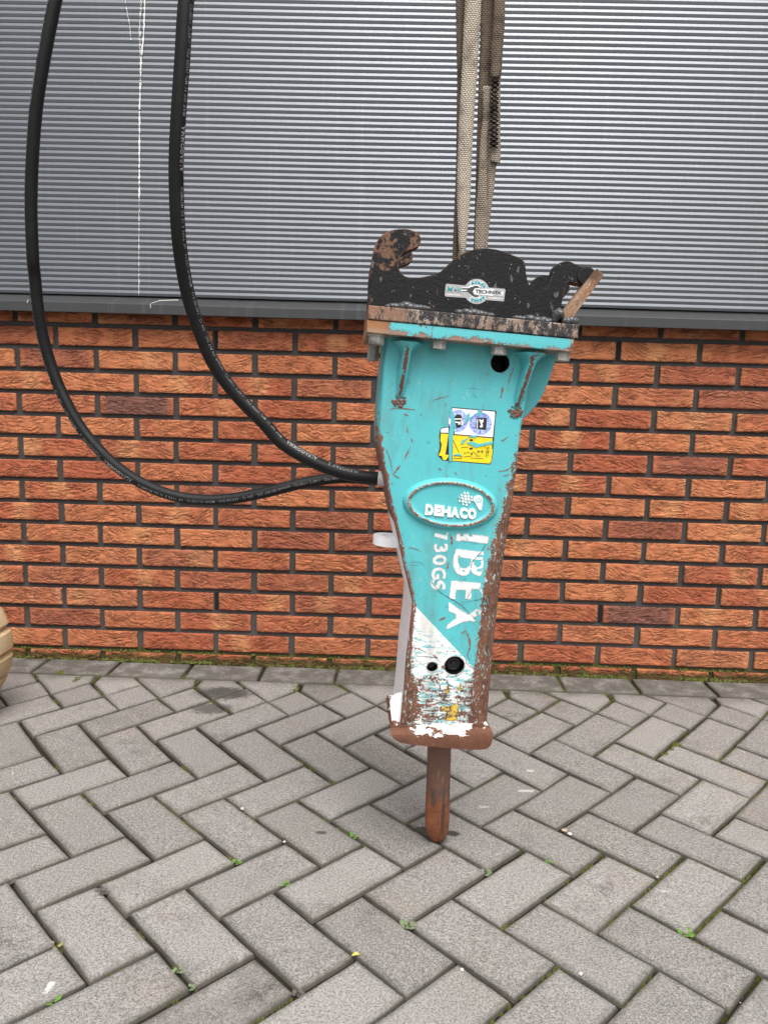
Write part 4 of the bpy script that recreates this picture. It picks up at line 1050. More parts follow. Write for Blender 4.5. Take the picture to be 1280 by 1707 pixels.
for pts in ([(395, 420), (470, 400), (440, 520), (428, 700), (420, 870), (385, 868), (380, 640), (380, 520)], [(770, 190), (815, 180), (820, 250), (790, 270), (755, 262)], [(620, 620), (700, 610), (790, 640), (970, 600), (965, 640), (860, 660), (740, 690), (690, 660), (640, 640)], [(540, 640), (560, 590), (640, 560), (600, 600), (570, 640)], [(590, 370), (630, 240), (665, 225), (655, 290), (720, 260), (640, 330)], [(450, 790), (480, 765), (550, 780), (545, 800)], [(420, 160), (450, 270), (480, 420), (440, 440), (410, 330), (395, 200)], [(640, 545), (760, 520), (740, 560), (690, 552)]):
    st('scraped_patch', pts, M_TEALP, .0016)

# ---- long scratches and chips, thin flakes of bare primer
M_SCR = plain('bare_primer', (.235, .088, .062), .8)
M_SCRD = plain('dark_scratch', (.075, .050, .045), .8)
random.seed(33)
def scratch(bm, pts, wpx, dep=FD-.0006):
    P = catmull(pts, max(8, len(pts)*6)); pv = None
    for k, p in enumerate(P):
        d = P[min(k+1, len(P)-1)]-P[max(k-1, 0)]; d = d/max(1e-6, np.hypot(*d)); t = k/(len(P)-1)
        wd = wpx*.5*(math.sin(math.pi*min(.98, max(.05, t)))**.5)*random.choice((.35, .6, .9, 1.2))*.85
        nn = np.array((-d[1], d[0]))*wd
        cur = [bm.verts.new((lambda q: Vector((q.x, dep, q.z)))(bl(*(p+s*nn), FD))) for s in (-1, 1)]
        if pv: bm.faces.new((pv[0], pv[1], cur[1], cur[0]))
        pv = cur
bm = bmesh.new(); bmd = bmesh.new()
for pts, wd in (([(721, 974), (735, 988), (758, 1002), (772, 1012), (790, 1030), (800, 1042)], 1.3), ([(763, 1012), (780, 1003), (815, 997)], 1.0), ([(810, 907), (800, 922), (788, 935), (782, 957)], 1.6), ([(777, 1000), (786, 983)], .9), ([(718, 966), (722, 976)], 1.6), ([(702, 1125), (700, 1142), (705, 1153), (716, 1160)], 1.6), ([(745, 1130), (747, 1150)], .8), ([(770, 1128), (777, 1147)], .7), ([(718, 1178), (722, 1194)], .9), ([(686, 1168), (720, 1166), (760, 1173), (790, 1176)], .9), ([(791, 1085), (790, 1180)], .6), ([(690, 1093), (730, 1096)], 1.0), ([(692, 1100), (708, 1110)], .8), ([(775, 895), (782, 903), (798, 908)], .7), ([(680, 937), (700, 938), (712, 950)], .6), ([(681, 942), (700, 942)], .6)): scratch(bmd, pts, wd)
for pts, wd in (([(720, 668), (735, 663), (751, 660)], 1.6), ([(750, 892), (753, 900), (752, 909)], 5.0), ([(748, 936), (746, 945), (744, 949)], 3.4), ([(731, 1034), (738, 1031), (743, 1029)], 4.2), ([(838, 645), (836, 655), (834, 664)], 4.6), ([(857, 610), (850, 628), (846, 640)], 2.0), ([(846, 643), (845, 655)], 1.4), ([(681, 913), (690, 914), (704, 920)], 2.0), ([(684, 745), (678, 757), (674, 766)], 2.6), ([(668, 775), (662, 782), (656, 790)], 3.2), ([(642, 745), (648, 760), (652, 775), (655, 792)], 1.8), ([(655, 790), (660, 794), (668, 797)], 2.2), ([(678, 712), (680, 722)], 2.2), ([(686, 730), (687, 738)], 2.6), ([(642, 720), (648, 722)], 1.4), ([(648, 683), (662, 680), (692, 683)], 2.2), ([(673, 690), (681, 693)], 2.4), ([(805, 675), (802, 690)], 1.8), ([(846, 728), (840, 733), (834, 735)], 2.6), ([(830, 786), (842, 784), (856, 777)], 2.6), ([(838, 794), (850, 790)], 2.0), ([(744, 672), (741, 676)], 1.6), ([(730, 780), (736, 784)], 3.), ([(744, 790), (745, 798)], 1.8), ([(757, 787), (762, 791)], 3.), ([(775, 1050), (781, 1062), (783, 1078), (779, 1092), (783, 1100)], 3.6), ([(768, 1056), (775, 1052)], 2.), ([(670, 1150), (700, 1148), (720, 1152), (750, 1149), (790, 1145)], 2.4), ([(680, 1172), (715, 1175), (735, 1170)], 2.6), ([(800, 1120), (780, 1108), (775, 1098)], 1.6), ([(735, 1112), (742, 1111)], 6.0), ([(690, 1128), (710, 1136), (730, 1130)], 1.8), ([(720, 1090), (725, 1094), (730, 1098)], 2.6), ([(684, 1078), (700, 1082), (712, 1090)], 1.8), ([(690, 1185), (705, 1192), (714, 1190)], 3.6), ([(700, 690), (703, 692)], 2.), ([(680, 635), (684, 640)], 1.4)): scratch(bm, pts, wd)
def blob(bm, px, py, r, dep=FD-.0006):
    n = 7; a0 = random.random()*6
    bm.faces.new([bm.verts.new((lambda q: Vector((q.x, dep, q.z)))(bl(px+math.cos(a0+k*2*math.pi/n)*r*random.uniform(.5, 1.3), py+math.sin(a0+k*2*math.pi/n)*r*random.uniform(.5, 1.2), FD))) for k in range(n)])
def inside(px, py):
    z = bl(px, py, FD).z; x = bl(px, py, FD).x
    return xl(z)+.003 < x < xr(z)-.022
tries = 0
while tries < 420:
    py = random.uniform(600, 1200); px = random.uniform(635, 868); tries += 1
    if not inside(px, py) or (672 < px < 832 and 796 < py < 882) or (728 < px < 832 and 676 < py < 776): continue
    z = bl(px, py, FD).z; e = min(bl(px, py, FD).x-xl(z), xr(z)-bl(px, py, FD).x)
    if py < 1060 and random.random() > .22+.9*math.exp(-e/.012): continue
    if random.random() < .3: scratch(bmd, [(px, py), (px+random.gauss(0, 4), py+random.gauss(0, 3)), (px+random.gauss(0, 9), py+random.gauss(0, 6))], random.uniform(.4, .8))
    else: blob(random.choice((bm, bm, bmd)), px, py, random.choice((.5, .6, .7, .9, 1.3)))
from_bm('paint_chips', bm, M_SCR, ham, kind='stuff'); from_bm('scratches', bmd, M_SCRD, ham, kind='stuff')

# ---- dealer's sticker on the black hook plate
ED = -.078
def c8(x, y): return 720+x/9.143, 450+y/9.143
M_SIL, M_STEAL, M_SGREY = plain('silver_foil', (.42, .41, .41), .35, .3), plain('sticker_teal', (.02, .30, .34), .4), plain('sticker_dark_grey', (.045, .047, .047), .4)
def ep(name, pts, mat, dz, parent, holes=(), conv=c8):
    return prism(name, [conv(*p) for p in pts], [[conv(*p) for p in h] for h in holes], lambda x, y: (lambda q: Vector((q.x, ED-dz, q.z)))(bl(x, y, ED)), lambda x, y: (lambda q: Vector((q.x, ED+.0005, q.z)))(bl(x, y, ED)), mat, parent)
cc = (680, 328); rr = 192
arc_t = [(cc[0]+rr*math.cos(t), cc[1]+rr*math.sin(t)) for t in np.linspace(R(-148), R(-18), 20)]; arc_b = [(cc[0]+rr*math.cos(t), cc[1]+rr*math.sin(t)) for t in np.linspace(R(40), R(148), 20)]
dst = ep('dealer_sticker', [(192, 385), (207, 225), (222, 210)]+[(505, 237)]+arc_t+[(870, 268), (1105, 288), (1116, 302), (1095, 470), (1082, 480), (835, 458)]+arc_b+[(505, 425), (205, 405)], M_SIL, .0003, ham)
gear = []
for k in range(48):
    t = k/48*2*math.pi; r = 172 if (k % 4) < 2 else 146; gear.append((cc[0]-5+r*math.cos(t), cc[1]+r*math.sin(t)))
def gear_arc(a0, a1, r0, r1, tooth):
    out = []
    for t in np.linspace(a0, a1, 41):
        k = int((t-a0)/(a1-a0)*40) % 8; out.append((cc[0]-5+(r1+(tooth if k in (2, 3, 4, 5) else 0))*math.cos(t), cc[1]+(r1+(tooth if k in (2, 3, 4, 5) else 0))*math.sin(t)))
    for t in np.linspace(a1, a0, 24): out.append((cc[0]-5+r0*math.cos(t), cc[1]+r0*math.sin(t)))
    return out
for a0, a1 in ((R(-128), R(-18)), (R(32), R(130))):
    ep('gear_halo', gear_arc(a0-.05, a1+.05, 112, 148, 26), M_SW, .0005, dst); ep('gear_emblem', gear_arc(a0, a1, 120, 140, 24), M_STEAL, .0008, dst)
ep('wrench_halo', [(450, 262), (545, 265), (585, 235)]+[(cc[0]-15+105*math.cos(t), cc[1]+100*math.sin(t)) for t in np.linspace(R(-120), R(-50), 10)]+[(720, 290), (660, 290), (628, 330), (650, 370), (720, 372)]+[(cc[0]-15+105*math.cos(t), cc[1]+100*math.sin(t)) for t in np.linspace(R(50), R(120), 10)]+[(560, 375), (535, 352), (450, 350)], M_SW, .0006, dst)
ep('wrench_emblem', [(455, 275), (548, 278), (592, 262)]+[(cc[0]-15+88*math.cos(t), cc[1]+86*math.sin(t)) for t in np.linspace(R(-125), R(-48), 10)]+[(705, 275), (650, 280), (618, 328), (640, 378), (708, 388)]+[(cc[0]-15+88*math.cos(t), cc[1]+86*math.sin(t)) for t in np.linspace(R(52), R(125), 10)]+[(565, 362), (545, 340), (455, 338), (455, 322), (530, 322), (532, 300), (455, 296)], M_SGREY, .0009, dst)
def etext(s, o, r, u, mat, dz, bold=.03, sp=1.):
    v, f, a = text_mesh(s, bold, 0, sp)
    def px(a, b): return c8(o[0]+(r[0]-o[0])*a+(u[0]-o[0])*b, o[1]+(r[1]-o[1])*a+(u[1]-o[1])*b)
    raised('lettering', v, f, lambda a, b: (lambda q: Vector((q.x, ED-dz, q.z)))(bl(*px(a, b), ED)), lambda a, b: (lambda q: Vector((q.x, ED+.0002, q.z)))(bl(*px(a, b), ED)), mat, dst)
for s, o, r, u in (('M', (234, 325), (308, 332), (240, 252)), ('K', (388, 338), (450, 344), (394, 270))):
    etext(s, o, r, u, M_SW, .0006, .09); etext(s, o, r, u, M_STEAL, .0009, .035)
etext('v', (335, 334), (372, 338), (338, 292), M_SGREY, .0009, .02)
ep('word_halo', [(645, 292), (930, 290), (945, 300), (940, 318), (1080, 325), (1075, 398), (935, 385), (925, 398), (650, 370), (630, 345), (630, 310)], M_SW, .0010, dst)
etext('TECHNIEK', (652, 352), (1062, 382), (660, 296), M_SGREY, .0013, .04)
etext('0610923924', (222, 384), (428, 398), (224, 360), M_SW, .0006, .03); etext('0610923924', (860, 436), (1070, 452), (862, 412), M_SW, .0006, .03)

# ================================================================== HYDRAULIC HOSES
def mat_hose():
    nb = NB('braided_rubber_hose'); u, v, _ = nb.xyz(nb.uv()); P = nb.obj(); n = nb.noise(P, 60, 4)
    a = ((u*300+v*13)*6.2832).sin(); b = ((u*300-v*13)*6.2832).sin()
    h = (a*b)
    c = nb.mix(n, (.0035, .0035, .004), (.008, .008, .009)); c = nb.mix(h.sm(.2, .9)*.18, c, (.06, .058, .052))
    return nb.set(Base_Color=c, Roughness=n.sm(.3, .7, .36, .5), Specular_IOR_Level=.26, Normal=nb.bump(h, .30, .0007)).done()
M_HOSE, M_HTXT = mat_hose(), plain('hose_print', (.20, .20, .20), .5)
M_FERR = mat_rust('zinc_ferrule', (.55, .55, .55), (.7, .7, .7), (.7, .7, .7), .4, None, .35)
def tube(P, r, seg=22):
    """tube mesh with UV (u metres along, v round); returns mesh and frames"""
    P = [Vector(p) for p in P]; T = []
    for i in range(len(P)): T.append((P[min(i+1, len(P)-1)]-P[max(i-1, 0)]).normalized())
    N = []; n = Vector((0, -1, 0)); 
    for t in T: n = (n-t*n.dot(t)).normalized(); N.append(n.copy())
    s = [0]
    for i in range(1, len(P)): s.append(s[-1]+(P[i]-P[i-1]).length)
    bm = bmesh.new(); uvl = bm.loops.layers.uv.new('uv'); rows = []
    for p, t, n in zip(P, T, N):
        b = t.cross(n); rows.append([bm.verts.new(p+n*math.cos(a)*r+b*math.sin(a)*r) for a in np.linspace(0, 2*math.pi, seg, endpoint=False)])
    for i in range(len(P)-1):
        for j in range(seg):
            fc = bm.faces.new((rows[i][j], rows[i][(j+1) % seg], rows[i+1][(j+1) % seg], rows[i+1][j]))
            for lp_, (a, b) in zip(fc.loops, ((i, j), (i, j+1), (i+1, j+1), (i+1, j))): lp_[uvl].uv = (s[a], b/seg)
    bm.faces.new(rows[0][::-1]); bm.faces.new(rows[-1])
    return bm, P, T, N, np.array(s)
def hose(name, px, yf, r, label, prints, ang0, loc_parent=None):
    C2 = catmull(px, 150); n = len(C2)
    pts = [on_y(x, y, yf(i/(n-1))) for i, (x, y) in enumerate(C2)]
    bm, P, T, N, s = tube(pts, r)
    o = from_bm(name, bm, M_HOSE, None, True); o['label'] = label; o['category'] = 'hose'; o['group'] = 'hydraulic hoses of the hammer'
    total = s[-1]
    V = []; Fc = []
    for text, s0, hgt, bold in prints:          # print runs from the far end of the path back to its start
        v, f, asp = text_mesh(text, bold, 0, 1.12); ln = asp*hgt*1.05
        base = len(V)
        for a, b in v:
            ss = total-s0-a*ln
            ss = min(max(ss, 0), total); i = min(len(s)-2, int(np.searchsorted(s, ss, 'right')-1)); t = (ss-s[i])/(s[i+1]-s[i])
            p = P[i].lerp(P[i+1], t); tt = T[i].lerp(T[i+1], t).normalized(); nn = N[i].lerp(N[i+1], t); nn = (nn-tt*nn.dot(tt)).normalized(); bb = tt.cross(nn)
            a_ = ang0+(b-.5)*hgt/r          # text rises towards +b on the surface
            V.append(p+(nn*math.cos(a_)+bb*math.sin(a_))*(r+.00035))
        Fc += [tuple(q+base for q in ff) for ff in f]
    if V: from_data('hose_print', V, Fc, M_HTXT, o)
    return o, P, T, total
HA = [(112, -90), (92.8, 0), (76, 86), (62, 172), (55, 258), (52.4, 344), (55.5, 430), (58.6, 460), (64.5, 518), (74, 569), (88, 616), (105.5, 659), (133, 709.5), (168, 752.5), (207, 787), (250, 812), (297, 828), (345, 833.5), (391, 830.5), (441, 821), (496, 807.5), (541, 799), (580, 796.5), (625, 800), (660, 806)]
HB_ = [(326, -90), (311, 0), (304, 103), (297, 206), (294, 290), (297, 378), (304, 440), (316, 499), (335, 557), (360, 612), (395, 659), (440, 705.5), (470, 738), (517, 767), (564, 786), (599, 794), (640, 798.5)]
SPEC = 'MAX WP 31 MPa (4500 PSI) - (-40\u00b0C +100\u00b0C) - exceeds EN 857 2SC - DN 12 - SAE100 R16 - MSHA IC-152/16 - HF TYPE B 10 2Q M33M016'
def run(start, order):
    out = []; s = start
    for t, h, b, gap in order: out.append((t, s, h, b)); s += gap
    return out
hoseA, PA, TA, LA = hose('hydraulic_hose', HA, lambda t: -.80-.10*(1-smoothstep(0., .45, t)), .0100, 'longer outer black hose, sagging lowest at the left and printed along its side',
    [], 0)
# the print is laid once the length of a line of text is known
def hose_text(o, P, T, items, ang, r):
    s = np.array([0]+list(np.cumsum([(P[i+1]-P[i]).length for i in range(len(P)-1)]))); total = s[-1]
    N = []; n = Vector((0, -1, 0))
    for t in T: n = (n-t*n.dot(t)).normalized(); N.append(n.copy())
    V = []; Fc = []; pos = .045
    for text, hgt, bold, gap in items:
        v, f, asp = text_mesh(text, bold, 0, 1.12); ln = asp*hgt*(1.0); base = len(V)
        for a, b in v:
            ss = min(max(total-pos-a*ln, 0), total); i = min(len(s)-2, int(np.searchsorted(s, ss, 'right')-1)); t = (ss-s[i])/(s[i+1]-s[i])
            p = P[i].lerp(P[i+1], t); tt = T[i].lerp(T[i+1], t).normalized(); nn = N[i].lerp(N[i+1], t); nn = (nn-tt*nn.dot(tt)).normalized(); bb = tt.cross(nn)
            a_ = (ang(ss/total) if callable(ang) else ang)+(b-.5)*hgt/r
            V.append(p+(nn*math.cos(a_)+bb*math.sin(a_))*(r+.00035))
        Fc += [tuple(q+base for q in ff) for ff in f]; pos += ln+gap
        if pos > total-.02: break
    from_data('hose_print', V, Fc, M_HTXT, o)
LINE = [(SPEC, .0062, .004, .012), ('ALFAGOMMA', .0072, .05, .010), ('FLEXOPAK 2 - MINETUFF - 08 1/2" -', .0062, .004, .012)]
hose_text(hoseA, PA, TA, LINE*3, lambda q: float(np.interp(q, [0, .35, .55, .7, .85, 1], [.85, .75, .45, .12, -.15, -.30])), .0100)
hoseB, PB, TB, LB = hose('hydraulic_hose', HB_, lambda t: -.895-.16*(1-smoothstep(0., .8, t)), .0107, 'shorter inner black hose, entering the hammer through a silver ferrule', [], 0)
hose_text(hoseB, PB, TB, [('FLEXOPAK 2', .006, .004, .02), ('ALFAGOMMA', .0072, .05, .012), (SPEC, .0062, .004, .02), ('ALFAGOMMA', .0072, .05, .012), (SPEC, .0062, .004, .02)], -1.12, .0107)
def ferrule(parent, a, b, r):
    d = (b-a); bm = bmesh.new(); q = d.to_track_quat('Z', 'Y').to_matrix().to_4x4()
    for rr, z0, z1 in ((r, 0, .7), (r*1.16, .7, .82), (r, .82, 1)):
        L_ = d.length; bmesh.ops.create_cone(bm, cap_ends=True, segments=24, radius1=rr, radius2=rr, depth=L_*(z1-z0), matrix=Matrix.Translation(a+d*((z0+z1)/2)) @ q)
    return bevel(from_bm('ferrule', bm, M_FERR, parent), .0008, 2)
ferrule(hoseB, on_y(630, 797.2, -.895), on_y(662, 800, -.895), .0128); ferrule(hoseA, on_y(640, 803, -.80), on_y(676, 808, -.80), .0125)

# ================================================================== LIFTING SLINGS
def mat_web(name, a, b, dirt):
    nb = NB(name); u, v, _ = nb.xyz(nb.uv()); P = nb.obj(); n = nb.noise(P, 26, 5, .65); f = nb.noise(P, 260, 3, .6)
    row = u/.0030; r2 = row.frac(); off = ((row-r2)*.5).frac()
    colx = (v/.0046+off).frac()
    th = (1-((r2-.5).abs()*2).pow(3.)).min(1-((colx-.5).abs()*2).pow(4.))
    c = nb.mix(th.sm(.12, .6), tuple(q*.30 for q in a), nb.mix(n, a, b)); c = nb.mix(n.sm(.45, .68)*dirt, c, (.045, .034, .024)); c = nb.mix(f.sm(.5, .75)*.25, c, (.03, .024, .018))
    return nb.set(Base_Color=c, Roughness=.9, Specular_IOR_Level=.2, Normal=nb.bump(th+f*.4, .9, .0014)).done()
M_WEBL, M_WEBD, M_WEBM = mat_web('pale_webbing', (.46, .395, .315), (.60, .53, .44), .5), mat_web('soiled_webbing', (.15, .115, .085), (.24, .19, .14), .7), mat_web('worn_webbing', (.27, .225, .175), (.38, .32, .255), .65)
def strap(name, rows, y, mat, parent, bow=.004, th=.0028, tw=0., seg=6):
    """rows: (left px, right px, py); a curved band of webbing with thickness"""
    P = catmull(rows, 60); bm = bmesh.new(); uvl = bm.loops.layers.uv.new('uv'); fr = []; bk = []; pos = 0; prev = None; us = []
    for k, (xa, xb, py) in enumerate(P):
        a, b = on_y(xa, py, y), on_y(xb, py, y); c = (a+b)/2
        if prev is not None: pos += (c-prev).length
        prev = c; us.append(pos); f_, b_ = [], []
        for j in range(seg+1):
            t = j/seg; p = a.lerp(b, t); q = (t*2-1); yy = -bow*(1-q*q)+tw*q+mn.noise(Vector((pos*16, q*1.3, y*50)))*.0014
            ex = mn.noise(Vector((pos*140, j, y*9)))*.0005*(1 if j in (0, seg) else 0)
            f_.append(bm.verts.new((p.x+ex, p.y+yy, p.z))); b_.append(bm.verts.new((p.x+ex, p.y+yy+th, p.z)))
        fr.append(f_); bk.append(b_)
    wid = [(on_y(x2, py, y)-on_y(x1, py, y)).length for x1, x2, py in P]
    def face(vs, uvs):
        fc = bm.faces.new(vs)
        for lp_, uv in zip(fc.loops, uvs): lp_[uvl].uv = uv
    for i in range(len(P)-1):
        for j in range(seg):
            uv = [(us[i], wid[i]*j/seg), (us[i], wid[i]*(j+1)/seg), (us[i+1], wid[i+1]*(j+1)/seg), (us[i+1], wid[i+1]*j/seg)]
            face((fr[i][j], fr[i][j+1], fr[i+1][j+1], fr[i+1][j]), uv); face((bk[i][j], bk[i+1][j], bk[i+1][j+1], bk[i][j+1]), [uv[0], uv[3], uv[2], uv[1]])
        for j in (0, seg): face((fr[i][j], fr[i+1][j], bk[i+1][j], bk[i][j]), [(us[i], 0), (us[i+1], 0), (us[i+1], .003), (us[i], .003)])
    for i in (0, -1): face(fr[i]+bk[i][::-1], [(0, 0)]*(2*seg+2))
    return from_bm(name, bm, mat, parent, True)
YS = TIP.y-.010
s1 = empty('lifting_sling', 'pale webbing sling, the left one of the two holding up the hammer', 'lifting sling', on_y(770, 430, YS), group='webbing slings holding the hammer')
s2 = empty('lifting_sling', 'dirty brown webbing sling with stitched splice, right beside the paler one', 'lifting sling', on_y(805, 420, YS), group='webbing slings holding the hammer')
def cr(l, ox=700, oy=0, s=3.88): return [(ox+a/s, ox+b/s, oy+c/s) for a, b, c in l]
S1 = cr([(296, 402, -500), (288, 396, 0), (280, 386, 200), (272, 374, 400), (262, 360, 600), (250, 346, 800), (243, 336, 1000), (238, 328, 1200), (240, 318, 1380), (246, 305, 1520), (251, 293, 1640), (256, 284, 1760), (258, 282, 1900)])
S2 = cr([(226, 300, -500), (231, 300, 0), (236, 296, 300), (240, 290, 500), (236, 280, 800), (232, 270, 1100), (222, 262, 1350), (214, 252, 1550), (209, 247, 1700), (206, 246, 1900)])
S3 = cr([(400, 500, -500), (394, 490, 0), (388, 470, 300), (380, 458, 500), (372, 446, 750), (364, 436, 1000), (358, 424, 1250), (351, 420, 1450), (346, 414, 1620), (344, 412, 1900)])
S3B = cr([(404, 456, 560), (404, 452, 700), (400, 446, 800), (388, 440, 900), (380, 436, 1050), (370, 434, 1250), (362, 436, 1330), (356, 430, 1450), (350, 422, 1620), (347, 418, 1900)])
S4 = cr([(470, 556, -500), (478, 549, 0), (468, 546, 150), (458, 536, 300), (455, 527, 420), (456, 520, 520), (450, 520, 700), (440, 518, 900), (436, 517, 1000), (434, 492, 1080), (434, 480, 1200), (432, 466, 1300), (424, 452, 1420), (414, 440, 1540), (404, 430, 1700), (400, 426, 1900)])
S4F = cr([(470, 556, -500), (478, 550, 0), (470, 547, 150), (462, 537, 300), (456, 530, 420), (455, 526, 478), (462, 516, 500)])
TAIL = cr([(455, 521, 900), (455, 520, 980), (456, 519, 1030), (462, 518, 1046), (482, 517, 1052)])
for o in (strap('webbing', S2, YS+.016, M_WEBD, None, .003), strap('webbing', S1, YS, M_WEBL, None, .005)): o.parent = s1; o.matrix_parent_inverse = Matrix.Translation(-s1.location)
bm = bmesh.new(); prevv = None
for k in range(2):          # zigzag sewing of the splice, raised thread
    for i in range(15):
        py0, py1 = (520+i*29)/3.88, (520+(i+1)*29)/3.88
        for sgn in (0, 1):
            xa, xb = (700+462/3.88, 700+508/3.88); xa -= i*.22; xb -= i*.10
            if sgn: xa, xb = xb, xa
            ym = YS-.0075
            a, b = on_y(xa, py0, ym), on_y(xb, py1, ym); d = (b-a).normalized(); nn = Vector((-d.z, 0, d.x))*.0007
            q = [a+nn, b+nn, b-nn, a-nn]; vv = [bm.verts.new(p) for p in q]; v2 = [bm.verts.new(p+Vector((0, .002, 0))) for p in q]
            bm.faces.new(vv)
            for m in range(4): bm.faces.new((vv[m], vv[(m+1) % 4], v2[(m+1) % 4], v2[m]))
sew = from_bm('stitching', bm, plain('dark_violet_thread', (.030, .024, .032), .8), None)
for o in (strap('webbing', S3, YS+.012, M_WEBD, None, .003), strap('webbing', S3B, YS+.002, M_WEBM, None, .003), strap('webbing', S4, YS+.004, M_WEBM, None, .003), strap('splice_flap', S4F, YS-.004, M_WEBD, None, .004, .003), strap('splice_tail', TAIL, YS-.0005, M_WEBM, None, .002), sew):
    o.parent = s2; o.matrix_parent_inverse = Matrix.Translation(-s2.location)

# ================================================================== WHEEL AT THE LEFT EDGE
def mat_tyre():
    nb = NB('tan_rubber_tyre'); P = nb.obj(); n = nb.noise(P, 14, 5, .6); g = nb.noise(P, 140, 4, .65); x, y, z = nb.xyz(P); W = nb.world(); wx, wy, wz = nb.xyz(W)
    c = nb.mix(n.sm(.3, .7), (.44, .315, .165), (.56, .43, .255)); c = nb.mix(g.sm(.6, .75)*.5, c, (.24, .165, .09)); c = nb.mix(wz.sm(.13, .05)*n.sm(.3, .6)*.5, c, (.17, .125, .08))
    return nb.set(Base_Color=c, Roughness=.75, Normal=nb.bump(g+n, .5, .002)).done()
WY = -.43
wc = on_y(-112, 1076, WY+.03); RW = (on_y(19.5, 1076, WY+.03)-wc).length
wheel = empty('solid_tyre_wheel', 'tan solid rubber tyre of a machine cut off by the left edge of the picture', 'wheel', (wc.x, WY, 0))
WH = .13; hz = wc.z
bm = bmesh.new(); seg = 120; rows = []
for k in range(seg):
    t = k/seg*2*math.pi; groove = (k+1) % 6 == 0; r0_ = RW*(1+.004*math.sin(3*t)); rr = r0_*(.93 if groove else 1.0)
    pr_t = [(RW*.62, -.050), (RW*.70, -.058), (RW*.84, -.064), (rr-.014, -.060), (rr-.005, -.050), (rr, -.022), (rr, -.014), (rr, .030), (rr-.005, .05), (rr-.014, .060), (RW*.84, .064), (RW*.70, .058), (RW*.62, .05)]
    rows.append([bm.verts.new((r_*math.cos(t), yy, r_*math.sin(t)+hz)) for r_, yy in pr_t])
m = len(rows[0])
for k in range(seg):
    for j in range(m): bm.faces.new((rows[k][j], rows[(k+1) % seg][j], rows[(k+1) % seg][(j+1) % m], rows[k][(j+1) % m]))
ty = from_bm('tyre', bm, mat_tyre(), wheel, True)
try: ty.data.set_sharp_from_angle(angle=R(30))
except Exception: pass
M_RIM = plain('dark_rim_paint', (.05, .05, .055), .5)
bm = bmesh.new(); rows = []
for r_, yy in ((RW*.62, .045), (RW*.62, -.046), (RW*.57, -.050), (RW*.54, -.030), (RW*.30, -.018), (RW*.27, -.040), (RW*.10, -.044), (.001, -.044)):
    rows.append([bm.verts.new((r_*math.cos(t), yy, r_*math.sin(t)+hz)) for t in np.linspace(0, 2*math.pi, 48, endpoint=False)])
for i in range(len(rows)-1):
    for j in range(48): bm.faces.new((rows[i][j], rows[i][(j+1) % 48], rows[i+1][(j+1) % 48], rows[i+1][j]))
rim = from_bm('rim', bm, M_RIM, wheel, True)
for k in range(5):
    t = k*2*math.pi/5; bm = bmesh.new(); bmesh.ops.create_cone(bm, cap_ends=True, segments=6, radius1=.009, radius2=.009, depth=.02, matrix=Matrix.Translation((RW*.2*math.cos(t), -.048, RW*.2*math.sin(t)+hz)) @ Matrix.Rotation(R(90), 4, 'X')); from_bm('wheel_nut', bm, M_ZINC, rim)
print('wheel radius', RW, 'centre z', hz)

# ================================================================== SMALL THINGS ON THE PAVEMENT
def leafy(name, px, py, size, n, mat, label, seed, lobes=1, up=.35):
    random.seed(seed); p = on_z(px, py); o = empty(name, label, 'weed', (p.x, p.y, -.004), group='weeds in the paving joints')
    bs = bmesh.new()
    for k in range(n):
        a = k*2.4+random.uniform(-.3, .3); ln = size*random.uniform(.55, 1.0); el = random.uniform(up*.5, up*1.5)
        d = Vector((math.cos(a)*math.cos(el), math.sin(a)*math.cos(el), math.sin(el)+.18)); side = Vector((-math.sin(a), math.cos(a), 0)); nrm = d.cross(side)
        wd = ln*random.uniform(.30, .42); bm = bmesh.new(); prev = None
        for i in range(7):
            t = i/6; w_ = wd*math.sin(math.pi*min(.97, max(.06, .12+t*.86)))**.8; c = d*(ln*(.35+.65*t))-Vector((0, 0, 1))*(ln*.22*t*t)
            cur = [bm.verts.new(c-side*w_+nrm*(-w_*.25)), bm.verts.new(c), bm.verts.new(c+side*w_+nrm*(-w_*.25))]
            if prev: bm.faces.new((prev[0], prev[1], cur[1], cur[0])); bm.faces.new((prev[1], prev[2], cur[2], cur[1]))
            prev = cur
        from_bm('leaf', bm, mat, o, True)
        q = d*(ln*.38); sd = side*size*.03
        v_ = [bs.verts.new(x) for x in (sd, -sd, q-sd, q+sd)]; bs.faces.new(v_)
    from_bm('stem', bs, mat, o)
    return o
